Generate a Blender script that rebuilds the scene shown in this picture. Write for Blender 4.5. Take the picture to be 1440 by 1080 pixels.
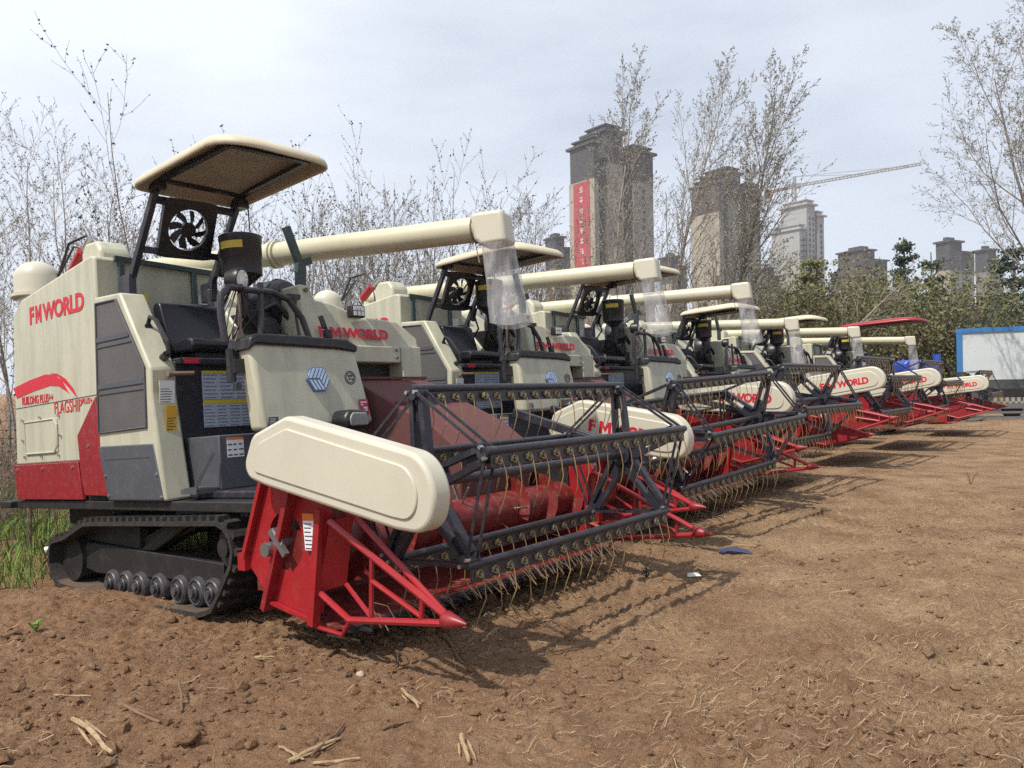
import bpy, bmesh, math, random
from mathutils import Vector, Matrix, noise
R_ = math.radians
SC = bpy.context.scene
for o in list(bpy.data.objects): bpy.data.objects.remove(o)

# ------------------------------------------------------------------ camera
cam_d = bpy.data.cameras.new("camera"); cam = bpy.data.objects.new("camera", cam_d)
SC.collection.objects.link(cam); SC.camera = cam
cam_d.sensor_width = 36.0; cam_d.lens = 27.94; cam_d.clip_start = 0.05; cam_d.clip_end = 6000
CAM_H = 1.5
_p, _r = R_(0.0929), R_(0.9)
_fw = Vector((0, math.cos(_p), math.sin(_p))); _up = Vector((0, -math.sin(_p), math.cos(_p))); _rt = Vector((1, 0, 0))
_r2 = math.cos(_r)*_rt - math.sin(_r)*_up; _u2 = math.sin(_r)*_rt + math.cos(_r)*_up
_m = Matrix((_r2, _u2, -_fw)).transposed().to_4x4(); _m.translation = (0, 0, CAM_H)
cam.matrix_world = _m

# ------------------------------------------------------------------ light
SUN_EL = R_(56)
_az = Vector((-0.68, -0.73, 0)).normalized()
SUN_DIR = Vector((_az.x*math.cos(SUN_EL), _az.y*math.cos(SUN_EL), math.sin(SUN_EL)))
sun_d = bpy.data.lights.new("sun", 'SUN'); sun = bpy.data.objects.new("sun", sun_d)
SC.collection.objects.link(sun); sun_d.energy = 4.9; sun_d.angle = R_(0.9); sun_d.color = (1.0, 0.93, 0.82)
sun.rotation_euler = SUN_DIR.to_track_quat('Z', 'Y').to_euler(); sun.location = (0, 0, 40)

w = bpy.data.worlds.new("World"); SC.world = w; w.use_nodes = True
nt = w.node_tree; nt.nodes.clear()
def N(t, kind, **kw):
    n = t.nodes.new(kind)
    for k, v in kw.items():
        if k.startswith('i_'):
            n.inputs[k[2:].replace('_', ' ')].default_value = v
        else: setattr(n, k, v)
    return n
sky = N(nt, 'ShaderNodeTexSky', sky_type='NISHITA', sun_disc=False, sun_elevation=SUN_EL,
        sun_rotation=math.atan2(SUN_DIR.x, SUN_DIR.y), altitude=50, air_density=1.0, dust_density=2.2, ozone_density=1.4)
bg = N(nt, 'ShaderNodeBackground'); bg.inputs[1].default_value = 0.105
outw = N(nt, 'ShaderNodeOutputWorld')
tc = N(nt, 'ShaderNodeTexCoord'); mp = N(nt, 'ShaderNodeMapping'); mp.inputs['Scale'].default_value = (0.8, 0.8, 2.6)
mp.inputs['Rotation'].default_value = (0.1, 0.25, 0.4)
cn = N(nt, 'ShaderNodeTexNoise'); cn.inputs['Scale'].default_value = 1.7; cn.inputs['Detail'].default_value = 6; cn.inputs['Roughness'].default_value = 0.52
cr = N(nt, 'ShaderNodeMapRange'); cr.inputs[1].default_value = 0.36; cr.inputs[2].default_value = 0.62; cr.inputs[3].default_value = 0.60; cr.inputs[4].default_value = 1.0
mx = N(nt, 'ShaderNodeMix', data_type='RGBA'); mx.inputs['B'].default_value = (9.5, 10.1, 11.2, 1)
L = nt.links.new
L(tc.outputs['Generated'], mp.inputs[0]); L(mp.outputs[0], cn.inputs['Vector']); L(cn.outputs[0], cr.inputs[0])
sx = N(nt, 'ShaderNodeSeparateXYZ'); L(tc.outputs['Generated'], sx.inputs[0])
gx = N(nt, 'ShaderNodeMapRange'); gx.inputs[1].default_value = -0.35; gx.inputs[2].default_value = 0.55; gx.inputs[3].default_value = 0.10; gx.inputs[4].default_value = -0.30; L(sx.outputs[0], gx.inputs[0])
ad = N(nt, 'ShaderNodeMath', operation='ADD', use_clamp=True); L(cr.outputs[0], ad.inputs[0]); L(gx.outputs[0], ad.inputs[1]); L(ad.outputs[0], mx.inputs['Factor']); L(sky.outputs[0], mx.inputs['A']); L(mx.outputs['Result'], bg.inputs[0]); L(bg.outputs[0], outw.inputs[0])
SC.view_settings.view_transform = 'Standard'; SC.view_settings.look = 'None'; SC.view_settings.gamma = 1.0
SC.view_settings.exposure = 0.0
SC.render.engine = 'CYCLES'
SC.cycles.use_denoising = False; SC.cycles.max_bounces = 6; SC.cycles.transparent_max_bounces = 12

# ------------------------------------------------------------------ materials
MATS = {}
def mat(name, col, rough=0.5, metal=0.0, col2=None, scale=6.0, mixlo=0.4, mixhi=0.7, bump=0.0, bscale=60.0, stretch=(1, 1, 1),
        dirt=None, dirt_amt=0.5, coat=0.0, detail=5, spec=None, emis=None, coords='Object'):
    m = bpy.data.materials.new(name); m.use_nodes = True; t = m.node_tree
    b = t.nodes['Principled BSDF']
    b.inputs['Roughness'].default_value = rough; b.inputs['Metallic'].default_value = metal
    b.inputs['Base Color'].default_value = (*col, 1)
    if coat: b.inputs['Coat Weight'].default_value = coat; b.inputs['Coat Roughness'].default_value = 0.15
    if spec is not None: b.inputs['Specular IOR Level'].default_value = spec
    tcn = N(t, 'ShaderNodeTexCoord'); mpn = N(t, 'ShaderNodeMapping'); mpn.inputs['Scale'].default_value = stretch
    t.links.new(tcn.outputs[coords], mpn.inputs[0])
    last = None
    if col2 is not None:
        n = N(t, 'ShaderNodeTexNoise'); n.inputs['Scale'].default_value = scale; n.inputs['Detail'].default_value = detail; n.inputs['Roughness'].default_value = 0.6
        r = N(t, 'ShaderNodeMapRange'); r.inputs[1].default_value = mixlo; r.inputs[2].default_value = mixhi
        x = N(t, 'ShaderNodeMix', data_type='RGBA'); x.inputs['A'].default_value = (*col, 1); x.inputs['B'].default_value = (*col2, 1)
        t.links.new(mpn.outputs[0], n.inputs['Vector']); t.links.new(n.outputs[0], r.inputs[0]); t.links.new(r.outputs[0], x.inputs['Factor'])
        t.links.new(x.outputs['Result'], b.inputs['Base Color']); last = x.outputs['Result']
    if dirt is not None:
        n = N(t, 'ShaderNodeTexNoise'); n.inputs['Scale'].default_value = scale*4.3; n.inputs['Detail'].default_value = 8; n.inputs['Roughness'].default_value = 0.7
        r = N(t, 'ShaderNodeMapRange'); r.inputs[1].default_value = 0.5; r.inputs[2].default_value = 0.78; r.inputs[4].default_value = dirt_amt
        x = N(t, 'ShaderNodeMix', data_type='RGBA'); x.inputs['A'].default_value = (*col, 1); x.inputs['B'].default_value = (*dirt, 1)
        if last: t.links.new(last, x.inputs['A'])
        t.links.new(tcn.outputs[coords], n.inputs['Vector']); t.links.new(n.outputs[0], r.inputs[0]); t.links.new(r.outputs[0], x.inputs['Factor'])
        t.links.new(x.outputs['Result'], b.inputs['Base Color'])
        rr = N(t, 'ShaderNodeMapRange'); rr.inputs[3].default_value = rough; rr.inputs[4].default_value = min(1, rough+0.4)
        t.links.new(r.outputs[0], rr.inputs[0]); t.links.new(rr.outputs[0], b.inputs['Roughness'])
    if bump:
        n = N(t, 'ShaderNodeTexNoise'); n.inputs['Scale'].default_value = bscale; n.inputs['Detail'].default_value = 6
        bp = N(t, 'ShaderNodeBump'); bp.inputs['Strength'].default_value = bump; bp.inputs['Distance'].default_value = 0.02
        t.links.new(tcn.outputs[coords], n.inputs['Vector']); t.links.new(n.outputs[0], bp.inputs['Height']); t.links.new(bp.outputs[0], b.inputs['Normal'])
    if emis: b.inputs['Emission Color'].default_value = (*emis, 1); b.inputs['Emission Strength'].default_value = 1
    MATS[name] = m; return m
DUST = (0.30, 0.21, 0.14)
mat('cream', (0.482, 0.469, 0.361), 0.42, col2=(0.361, 0.361, 0.284), scale=2.6, mixlo=0.42, mixhi=0.72, stretch=(3, 3, 0.35), dirt=(0.344, 0.318, 0.215), dirt_amt=0.45)
mat('cream_clean', (0.550, 0.525, 0.430), 0.35, col2=(0.507, 0.482, 0.391), scale=2.0, dirt=(0.430, 0.387, 0.284), dirt_amt=0.2)
mat('cream_tube', (0.542, 0.516, 0.378), 0.36, col2=(0.456, 0.430, 0.310), scale=1.7, mixlo=0.45, mixhi=0.7, dirt=(0.387, 0.344, 0.232), dirt_amt=0.35)
mat('canopy_cream', (0.585, 0.533, 0.387), 0.5, col2=(0.499, 0.447, 0.327), scale=3)
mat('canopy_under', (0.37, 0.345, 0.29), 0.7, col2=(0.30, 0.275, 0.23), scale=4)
mat('red', (0.33, 0.014, 0.020), 0.36, col2=(0.26, 0.013, 0.018), scale=3, dirt=(0.26, 0.10, 0.07), dirt_amt=0.25)
mat('red_skirt', (0.25, 0.013, 0.02), 0.42, col2=(0.22, 0.013, 0.02), scale=4, dirt=(0.30, 0.13, 0.10), dirt_amt=0.35)
mat('red_dusty', (0.115, 0.034, 0.034), 0.85, col2=(0.10, 0.045, 0.04), scale=3, dirt=(0.15, 0.085, 0.065), dirt_amt=0.5)
mat('red_auger', (0.16, 0.012, 0.013), 0.42, col2=(0.12, 0.02, 0.018), scale=4, dirt=DUST, dirt_amt=0.5)
mat('red_paint_letter', (0.52, 0.012, 0.03), 0.5)
mat('navy', (0.022, 0.022, 0.034), 0.38, dirt=(0.16, 0.12, 0.09), dirt_amt=0.35, scale=3)
mat('navy_rod', (0.026, 0.026, 0.037), 0.32, col2=(0.018, 0.018, 0.026), scale=7, dirt=(0.17, 0.13, 0.1), dirt_amt=0.4)
mat('steel_rod', (0.22, 0.22, 0.23), 0.35, metal=0.6, dirt=(0.2, 0.15, 0.1), dirt_amt=0.3)
mat('bolt', (0.6, 0.6, 0.6), 0.3, metal=0.9)
mat('slate', (0.060, 0.065, 0.081), 0.5, col2=(0.073, 0.077, 0.090), scale=3, dirt=(0.172, 0.138, 0.103), dirt_amt=0.3)
mat('chassis', (0.014, 0.012, 0.013), 0.6, dirt=(0.10, 0.068, 0.046), dirt_amt=0.3, scale=2)
mat('rubber', (0.014, 0.0125, 0.0125), 0.85, col2=(0.026, 0.021, 0.018), scale=5, dirt=(0.14, 0.092, 0.06), dirt_amt=0.45, bump=0.3, bscale=40)
mat('belt_inner', (0.07, 0.052, 0.04), 0.9, col2=(0.13, 0.09, 0.06), scale=6, dirt=(0.2, 0.13, 0.085), dirt_amt=0.7, bump=0.4, bscale=50)
mat('roller', (0.045, 0.045, 0.055), 0.45, col2=(0.075, 0.07, 0.075), scale=9, dirt=(0.2, 0.13, 0.09), dirt_amt=0.5)
mat('seat_vinyl', (0.016, 0.016, 0.022), 0.28, bump=0.08, bscale=120)
mat('plastic_black', (0.014, 0.014, 0.017), 0.4, dirt=(0.13, 0.1, 0.08), dirt_amt=0.35, scale=4)
mat('tine', (0.27, 0.185, 0.07), 0.45, metal=0.2, col2=(0.18, 0.14, 0.08), scale=14)
mat('coil', (0.22, 0.18, 0.10), 0.35, metal=0.7, col2=(0.32, 0.29, 0.22), scale=12)
mat('screen', (0.085, 0.080, 0.080), 0.55, col2=(0.11, 0.10, 0.098), scale=2, bump=0.25, bscale=320)
mat('sticker_white', (0.70, 0.72, 0.74), 0.4)
mat('sticker_blue', (0.42, 0.47, 0.56), 0.4)
mat('sticker_yellow', (0.62, 0.50, 0.05), 0.4)
mat('sticker_amber', (0.62, 0.36, 0.03), 0.4)
mat('sticker_red', (0.45, 0.03, 0.05), 0.4)
mat('sticker_orange', (0.62, 0.16, 0.03), 0.4)
mat('print_dark', (0.05, 0.055, 0.075), 0.5)
mat('print_blue', (0.14, 0.19, 0.32), 0.5)
mat('badge_blue', (0.07, 0.13, 0.26), 0.3, coat=0.5)
mat('badge_silver', (0.50, 0.58, 0.72), 0.25, metal=0.5)
mat('lamp_glass', (0.62, 0.60, 0.57), 0.12, col2=(0.8, 0.78, 0.74), scale=30, coat=0.8)
mat('lamp_dim', (0.20, 0.20, 0.20), 0.25, col2=(0.3, 0.29, 0.28), scale=30)
mat('chrome', (0.5, 0.49, 0.48), 0.25, metal=0.9)
mat('teal_steel', (0.035, 0.06, 0.062), 0.45, dirt=(0.2, 0.2, 0.18), dirt_amt=0.3)
mat('rust_iron', (0.16, 0.10, 0.075), 0.75, col2=(0.25, 0.2, 0.17), scale=8)
mat('concrete_lit', (0.344, 0.318, 0.258), 0.9, col2=(0.284, 0.267, 0.224), scale=0.12)  # brighter concrete for end walls, sunlight put into the colour
mat('concrete_shaded', (0.215, 0.21, 0.195), 0.9, col2=(0.17, 0.165, 0.155), scale=0.15, stretch=(1, 1, 0.3))  # darker concrete copy for the fronts, their shade put into the colour
mat('roof_dark', (0.055, 0.052, 0.055), 0.85, col2=(0.075, 0.07, 0.07), scale=0.2)
mat('roof_brown', (0.075, 0.055, 0.055), 0.85, col2=(0.095, 0.07, 0.068), scale=0.2)
mat('window_dark', (0.03, 0.033, 0.04), 0.35)
mat('recess_shade', (0.035, 0.034, 0.034), 0.9, col2=(0.05, 0.048, 0.046), scale=0.2)  # bay walls nearly black, shade of the recess put into the colour
mat('render_white', (0.33, 0.335, 0.33), 0.9, col2=(0.361, 0.361, 0.353), scale=0.2)
mat('balcony', (0.13, 0.145, 0.175), 0.8)
mat('banner_red', (0.36, 0.06, 0.07), 0.8, col2=(0.30, 0.05, 0.06), scale=0.2)
mat('crane_steel', (0.27, 0.255, 0.235), 0.6)
mat('crane_red', (0.26, 0.115, 0.10), 0.6)
mat('shed_white', (0.516, 0.568, 0.585), 0.5, col2=(0.473, 0.525, 0.542), scale=0.6, bump=0.05, bscale=3)
mat('shed_blue', (0.035, 0.17, 0.42), 0.45)
mat('shed_dark', (0.06, 0.065, 0.065), 0.8)
mat('tractor_blue', (0.025, 0.07, 0.42), 0.35)
mat('tyre', (0.02, 0.02, 0.02), 0.85)
mat('wire', (0.045, 0.05, 0.045), 0.6)
mat('bark_grey', (0.16, 0.14, 0.125), 0.9, col2=(0.23, 0.205, 0.18), scale=3)
mat('twig_glare', (0.25, 0.225, 0.205), 0.9, col2=(0.33, 0.305, 0.28), scale=1)  # bark lightened in colour to imitate glare of the sky behind
mat('bark_pale', (0.22, 0.19, 0.16), 0.9, col2=(0.30, 0.27, 0.235), scale=3)
mat('twig', (0.13, 0.10, 0.08), 0.9, col2=(0.20, 0.165, 0.13), scale=0.9)
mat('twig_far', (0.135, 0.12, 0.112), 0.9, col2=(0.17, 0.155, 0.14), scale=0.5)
mat('bud', (0.10, 0.10, 0.065), 0.8, col2=(0.13, 0.115, 0.075), scale=3)
mat('bud_glare', (0.23, 0.235, 0.19), 0.8, col2=(0.28, 0.27, 0.21), scale=1)  # buds lightened in colour, imitating sky glare around distant twigs
mat('leaf_olive', (0.13, 0.14, 0.05), 0.8, col2=(0.19, 0.175, 0.08), scale=0.7)
mat('leaf_dark', (0.025, 0.045, 0.028), 0.8, col2=(0.04, 0.06, 0.035), scale=0.8)
mat('leaf_brown', (0.14, 0.115, 0.06), 0.9, col2=(0.09, 0.085, 0.04), scale=0.8)
mat('grass_blade', (0.13, 0.25, 0.04), 0.7, col2=(0.22, 0.29, 0.07), scale=0.9)
mat('straw', (0.42, 0.31, 0.19), 0.85, col2=(0.27, 0.19, 0.11), scale=5)
mat('stalk', (0.40, 0.29, 0.165), 0.9, col2=(0.22, 0.14, 0.08), scale=22, bump=0.3, bscale=30)
mat('stalk_dark', (0.13, 0.075, 0.04), 0.9, col2=(0.2, 0.13, 0.08), scale=9)
mat('stone', (0.42, 0.34, 0.26), 0.85, col2=(0.34, 0.27, 0.2), scale=12)
mat('paper', (0.6, 0.57, 0.53), 0.8)
mat('plastic_white', (0.7, 0.72, 0.74), 0.35)
mat('blue_rag', (0.03, 0.04, 0.10), 0.7)

def soil_mat(name):
    m = bpy.data.materials.new(name); m.use_nodes = True; t = m.node_tree; b = t.nodes['Principled BSDF']
    b.inputs['Roughness'].default_value = 0.95; b.inputs['Specular IOR Level'].default_value = 0.15
    tcn = N(t, 'ShaderNodeTexCoord'); O = tcn.outputs['Object']
    def nz(scale, det=6, rough=0.6):
        n = N(t, 'ShaderNodeTexNoise'); n.inputs['Scale'].default_value = scale; n.inputs['Detail'].default_value = det; n.inputs['Roughness'].default_value = rough
        t.links.new(O, n.inputs['Vector']); return n.outputs[0]
    def rng(x, a, b_, lo=0., hi=1.):
        r = N(t, 'ShaderNodeMapRange'); r.inputs[1].default_value = a; r.inputs[2].default_value = b_; r.inputs[3].default_value = lo; r.inputs[4].default_value = hi
        t.links.new(x, r.inputs[0]); return r.outputs[0]
    def mix(f, a, b_, blend='MIX'):
        x = N(t, 'ShaderNodeMix', data_type='RGBA', blend_type=blend)
        t.links.new(f, x.inputs['Factor']) if not isinstance(f, float) else setattr(x.inputs['Factor'], 'default_value', f)
        for s, v in (('A', a), ('B', b_)):
            if isinstance(v, tuple): x.inputs[s].default_value = (*v, 1)
            else: t.links.new(v, x.inputs[s])
        return x.outputs['Result']
    # red-brown turned earth in front and to the left, paler trampled earth further right
    sep = N(t, 'ShaderNodeSeparateXYZ'); t.links.new(O, sep.inputs[0])
    ma = N(t, 'ShaderNodeMath', operation='MULTIPLY_ADD'); ma.inputs[1].default_value = 0.75; t.links.new(sep.outputs[0], ma.inputs[0])
    mb_ = N(t, 'ShaderNodeMath', operation='MULTIPLY'); mb_.inputs[1].default_value = 0.16; t.links.new(sep.outputs[1], mb_.inputs[0])
    t.links.new(mb_.outputs[0], ma.inputs[2])
    wob = N(t, 'ShaderNodeMath', operation='MULTIPLY_ADD'); wob.inputs[1].default_value = 5.0; t.links.new(nz(0.55, 4), wob.inputs[0]); t.links.new(ma.outputs[0], wob.inputs[2])
    pale = rng(wob.outputs[0], 2.7, 5.4)
    base = mix(pale, (0.376, 0.219, 0.125), (0.508, 0.354, 0.213))
    base = mix(rng(nz(1.6, 5), 0.38, 0.66), base, (0.282, 0.163, 0.095))
    base = mix(rng(nz(5.5, 6), 0.5, 0.72, 0, 0.6), base, (0.508, 0.354, 0.218))
    base = mix(rng(nz(38, 6, .75), 0.35, 0.68, 0, 0.55), base, (0.160, 0.087, 0.052))
    base = mix(rng(nz(120, 3, .7), 0.55, 0.7, 0, 0.45), base, (0.564, 0.425, 0.279))
    t.links.new(base, b.inputs['Base Color'])
    def vor(scale):
        v = N(t, 'ShaderNodeTexVoronoi'); v.inputs['Scale'].default_value = scale
        wv = N(t, 'ShaderNodeMix', data_type='VECTOR'); wv.inputs['Factor'].default_value = .06
        n = N(t, 'ShaderNodeTexNoise'); n.inputs['Scale'].default_value = scale*.8; n.inputs['Detail'].default_value = 3
        t.links.new(O, n.inputs['Vector']); t.links.new(O, wv.inputs['A']); t.links.new(n.outputs['Color'], wv.inputs['B']); t.links.new(wv.outputs['Result'], v.inputs['Vector'])
        return rng(v.outputs['Distance'], 0, .7, 1, 0)
    prev = None; b2 = None
    for src, st, ds in ((nz(22, 8, .7), .9, .05), (vor(34), .8, .022), (vor(85), .7, .010), (nz(110, 6, .75), .8, .012)):
        b2 = N(t, 'ShaderNodeBump'); b2.inputs['Strength'].default_value = st; b2.inputs['Distance'].default_value = ds
        t.links.new(src, b2.inputs['Height'])
        if prev: t.links.new(prev.outputs[0], b2.inputs['Normal'])
        prev = b2
    t.links.new(b2.outputs[0], b.inputs['Normal'])
    MATS[name] = m
soil_mat('soil')
def film_mat(name):
    m = bpy.data.materials.new(name); m.use_nodes = True; t = m.node_tree; t.nodes.clear()
    o = N(t, 'ShaderNodeOutputMaterial'); tr = N(t, 'ShaderNodeBsdfTransparent'); tr.inputs[0].default_value = (0.93, 0.93, 0.94, 1)
    p = N(t, 'ShaderNodeBsdfPrincipled'); p.inputs['Base Color'].default_value = (0.52, 0.52, 0.52, 1); p.inputs['Roughness'].default_value = 0.18
    tcn = N(t, 'ShaderNodeTexCoord'); n = N(t, 'ShaderNodeTexNoise'); n.inputs['Scale'].default_value = 5; n.inputs['Detail'].default_value = 5
    mpn = N(t, 'ShaderNodeMapping'); mpn.inputs['Scale'].default_value = (2, 2, .6)
    r = N(t, 'ShaderNodeMapRange'); r.inputs[1].default_value = .38; r.inputs[2].default_value = .7; r.inputs[3].default_value = .16; r.inputs[4].default_value = .58
    x = N(t, 'ShaderNodeMixShader')
    t.links.new(tcn.outputs['Object'], mpn.inputs[0]); t.links.new(mpn.outputs[0], n.inputs['Vector']); t.links.new(n.outputs[0], r.inputs[0]); t.links.new(r.outputs[0], x.inputs[0])
    t.links.new(tr.outputs[0], x.inputs[1]); t.links.new(p.outputs[0], x.inputs[2]); t.links.new(x.outputs[0], o.inputs[0])
    MATS[name] = m
film_mat('clear_film')

# ------------------------------------------------------------------ mesh helpers
class MB:
    def __init__(s): s.v = []; s.f = []
    def add(s, vs, fs):
        b = len(s.v); s.v.extend(tuple(x) for x in vs); s.f.extend(tuple(i+b for i in q) for q in fs); return s
    def box(s, x0, x1, y0, y1, z0, z1):
        v = [(x, y, z) for x in (x0, x1) for y in (y0, y1) for z in (z0, z1)]
        return s.add(v, [(0, 1, 3, 2), (4, 6, 7, 5), (0, 4, 5, 1), (2, 3, 7, 6), (0, 2, 6, 4), (1, 5, 7, 3)])
    def prism(s, poly, ax, a, b):
        """poly: 2-D points in the two other axes (order x,y,z without ax); a,b: floats or lists per point"""
        n = len(poly); A = a if isinstance(a, (list, tuple)) else [a]*n; B = b if isinstance(b, (list, tuple)) else [b]*n
        def P(q, t):
            return (t, q[0], q[1]) if ax == 'x' else (q[0], t, q[1]) if ax == 'y' else (q[0], q[1], t)
        v = [P(q, t) for q, t in zip(poly, A)]+[P(q, t) for q, t in zip(poly, B)]
        fs = [tuple(range(n))[::-1], tuple(range(n, 2*n))]+[(i, (i+1) % n, n+(i+1) % n, n+i) for i in range(n)]
        return s.add(v, fs)
    def tube(s, pts, r, n=8, caps=True, squash=None):
        pts = [Vector(p) for p in pts]; k = len(pts)
        rs = r if isinstance(r, (list, tuple)) else [r]*k
        t0 = (pts[1]-pts[0]).normalized()
        ref = Vector((0, 0, 1)) if abs(t0.z) < .9 else Vector((1, 0, 0))
        nrm = t0.cross(ref).normalized(); vs = []
        for i in range(k):
            t = (pts[min(i+1, k-1)]-pts[max(i-1, 0)])
            if t.length < 1e-9: t = t0
            t.normalize(); nrm = (nrm-t*nrm.dot(t))
            if nrm.length < 1e-6: nrm = t.cross(Vector((.3, .5, .8)))
            nrm.normalize(); bn = t.cross(nrm)
            for j in range(n):
                a = 2*math.pi*j/n; vs.append(pts[i]+(nrm*math.cos(a)+bn*math.sin(a))*rs[i])
        fs = [(i*n+j, i*n+(j+1) % n, (i+1)*n+(j+1) % n, (i+1)*n+j) for i in range(k-1) for j in range(n)]
        if caps: fs += [tuple(range(n))[::-1], tuple((k-1)*n+j for j in range(n))]
        return s.add(vs, fs)
    def bar(s, p, q, w, h, up=(0, 0, 1)):
        p = Vector(p); q = Vector(q); t = (q-p).normalized(); u = Vector(up)
        a = t.cross(u)
        if a.length < 1e-4: a = t.cross(Vector((1, 0, 0)))
        a.normalize(); b = a.cross(t)
        v = [e+a*i*w/2+b*j*h/2 for e in (p, q) for i, j in ((-1, -1), (1, -1), (1, 1), (-1, 1))]
        return s.add(v, [(3, 2, 1, 0), (4, 5, 6, 7), (0, 1, 5, 4), (1, 2, 6, 5), (2, 3, 7, 6), (3, 0, 4, 7)])
    def cyl(s, p, q, r, n=16, r2=None): return s.tube([p, q], [r, r if r2 is None else r2], n)
    def lathe(s, prof, c, ax=(0, 0, 1), n=20):
        c = Vector(c); ax = Vector(ax).normalized(); u = ax.orthogonal().normalized(); v = ax.cross(u); vs = []
        for r, h in prof:
            for j in range(n):
                a = 2*math.pi*j/n; vs.append(c+ax*h+(u*math.cos(a)+v*math.sin(a))*r)
        k = len(prof)
        fs = [(i*n+j, i*n+(j+1) % n, (i+1)*n+(j+1) % n, (i+1)*n+j) for i in range(k-1) for j in range(n)]
        fs += [tuple(range(n))[::-1], tuple((k-1)*n+j for j in range(n))]
        return s.add(vs, fs)
    def ring(s, c, ax, R, r, n=12, m=5):
        c = Vector(c); ax = Vector(ax).normalized(); u = ax.orthogonal().normalized(); v = ax.cross(u); vs = []
        for i in range(n):
            a = 2*math.pi*i/n; d = u*math.cos(a)+v*math.sin(a)
            for j in range(m):
                b = 2*math.pi*j/m; vs.append(c+d*(R+r*math.cos(b))+ax*r*math.sin(b))
        return s.add(vs, [(i*m+j, ((i+1) % n)*m+j, ((i+1) % n)*m+(j+1) % m, i*m+(j+1) % m) for i in range(n) for j in range(m)])
    def quad(s, a, b, c, d): return s.add([a, b, c, d], [(0, 1, 2, 3)])

def round_poly(pts, rad, n=6):
    """a closed 2-D outline with every corner replaced by an arc"""
    out = []; k = len(pts)
    for i in range(k):
        p = Vector(pts[i]); a = Vector(pts[i-1])-p; b = Vector(pts[(i+1) % k])-p; r = rad[i] if isinstance(rad, (list, tuple)) else rad
        la, lb = a.length, b.length; a.normalize(); b.normalize(); th = a.angle(b); d = min(r/math.tan(th/2), la*.49, lb*.49); r = d*math.tan(th/2)
        c = p+(a+b).normalized()*(r/math.sin(th/2)); s0 = p+a*d-c; s1 = p+b*d-c; ang = s0.angle_signed(s1)
        for j in range(n+1): t = -ang*j/n; out.append((c.x+s0.x*math.cos(t)-s0.y*math.sin(t), c.y+s0.x*math.sin(t)+s0.y*math.cos(t)))
    return out
ORG = Vector((0, 0, 0))
COL = SC.collection
def build(mb, name, m, parent=None, bevel=0, smooth=True, ang=32, recalc=True, org=None, seg=2):
    o_ = ORG if org is None else Vector(org)
    me = bpy.data.meshes.new(name)
    me.from_pydata([(x-o_.x, y-o_.y, z-o_.z) for x, y, z in mb.v], [], mb.f)
    if recalc:
        bm = bmesh.new(); bm.from_mesh(me); bmesh.ops.recalc_face_normals(bm, faces=bm.faces); bm.to_mesh(me); bm.free()
    me.materials.append(MATS[m])
    if smooth:
        me.polygons.foreach_set('use_smooth', [True]*len(me.polygons)); me.set_sharp_from_angle(angle=R_(ang))
    ob = bpy.data.objects.new(name, me); COL.objects.link(ob)
    if bevel:
        md = ob.modifiers.new('bevel', 'BEVEL'); md.width = bevel; md.segments = seg; md.limit_method = 'ANGLE'; md.angle_limit = R_(28)
    if parent: ob.parent = parent
    return ob
def tag(o, label=None, cat=None, group=None, kind=None):
    if label: o['label'] = label
    if cat: o['category'] = cat
    if group: o['group'] = group
    if kind: o['kind'] = kind
    return o
def empty(name, loc=(0, 0, 0)):
    o = bpy.data.objects.new(name, None); COL.objects.link(o); o.location = loc; o.empty_display_size = .3; return o

def text_mb(s, o, xd, yd, width, height, off=0.03, depth=0.003, shear=0.0, space=1.0):
    """letters as flat raised shapes: o = lower-left corner, xd / yd = reading and upward directions"""
    cu = bpy.data.curves.new('lettering', 'FONT'); cu.body = s; cu.offset = off; cu.extrude = 0.01; cu.shear = shear; cu.space_character = space; cu.resolution_u = 3
    ob = bpy.data.objects.new('lettering', cu); COL.objects.link(ob)
    dg = bpy.context.evaluated_depsgraph_get(); me = bpy.data.meshes.new_from_object(ob.evaluated_get(dg))
    co = [v.co.copy() for v in me.vertices]; fs = [tuple(p.vertices) for p in me.polygons]
    bpy.data.objects.remove(ob); bpy.data.curves.remove(cu); bpy.data.meshes.remove(me)
    x0 = min(c.x for c in co); x1 = max(c.x for c in co); y0 = min(c.y for c in co); y1 = max(c.y for c in co)
    o = Vector(o); xd = Vector(xd).normalized(); yd = Vector(yd).normalized(); n = xd.cross(yd).normalized()
    mb = MB(); mb.add([o+xd*((c.x-x0)/(x1-x0)*width)+yd*((c.y-y0)/(y1-y0)*height)+n*(depth*(c.z/0.02+.5)) for c in co], fs)
    return mb
def letter_m(o, xd, yd, w, h, depth):
    o = Vector(o); xd = Vector(xd).normalized(); yd = Vector(yd).normalized(); n = xd.cross(yd).normalized(); mb = MB()
    for q in ([(0, 0), (.25, 0), (.25, 1), (0, 1)], [(.75, 0), (1, 0), (1, 1), (.75, 1)], [(.25, .62), (.5, .10), (.5, .52), (.25, 1)], [(.5, .10), (.75, .62), (.75, 1), (.5, .52)]):
        p = [o+xd*a*w+yd*b*h for a, b in q]; mb.add([v+n*.0005 for v in p]+[v+n*depth for v in p], [(3, 2, 1, 0), (4, 5, 6, 7), (0, 1, 5, 4), (1, 2, 6, 5), (2, 3, 7, 6), (3, 0, 4, 7)])
    return mb
def text_or_m(s, o, xd, yd, wd, h, **k): return letter_m(o, xd, yd, wd, h, k.get('depth', .003)) if s == 'M' else text_mb(s, o, xd, yd, wd, h, **k)
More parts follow.
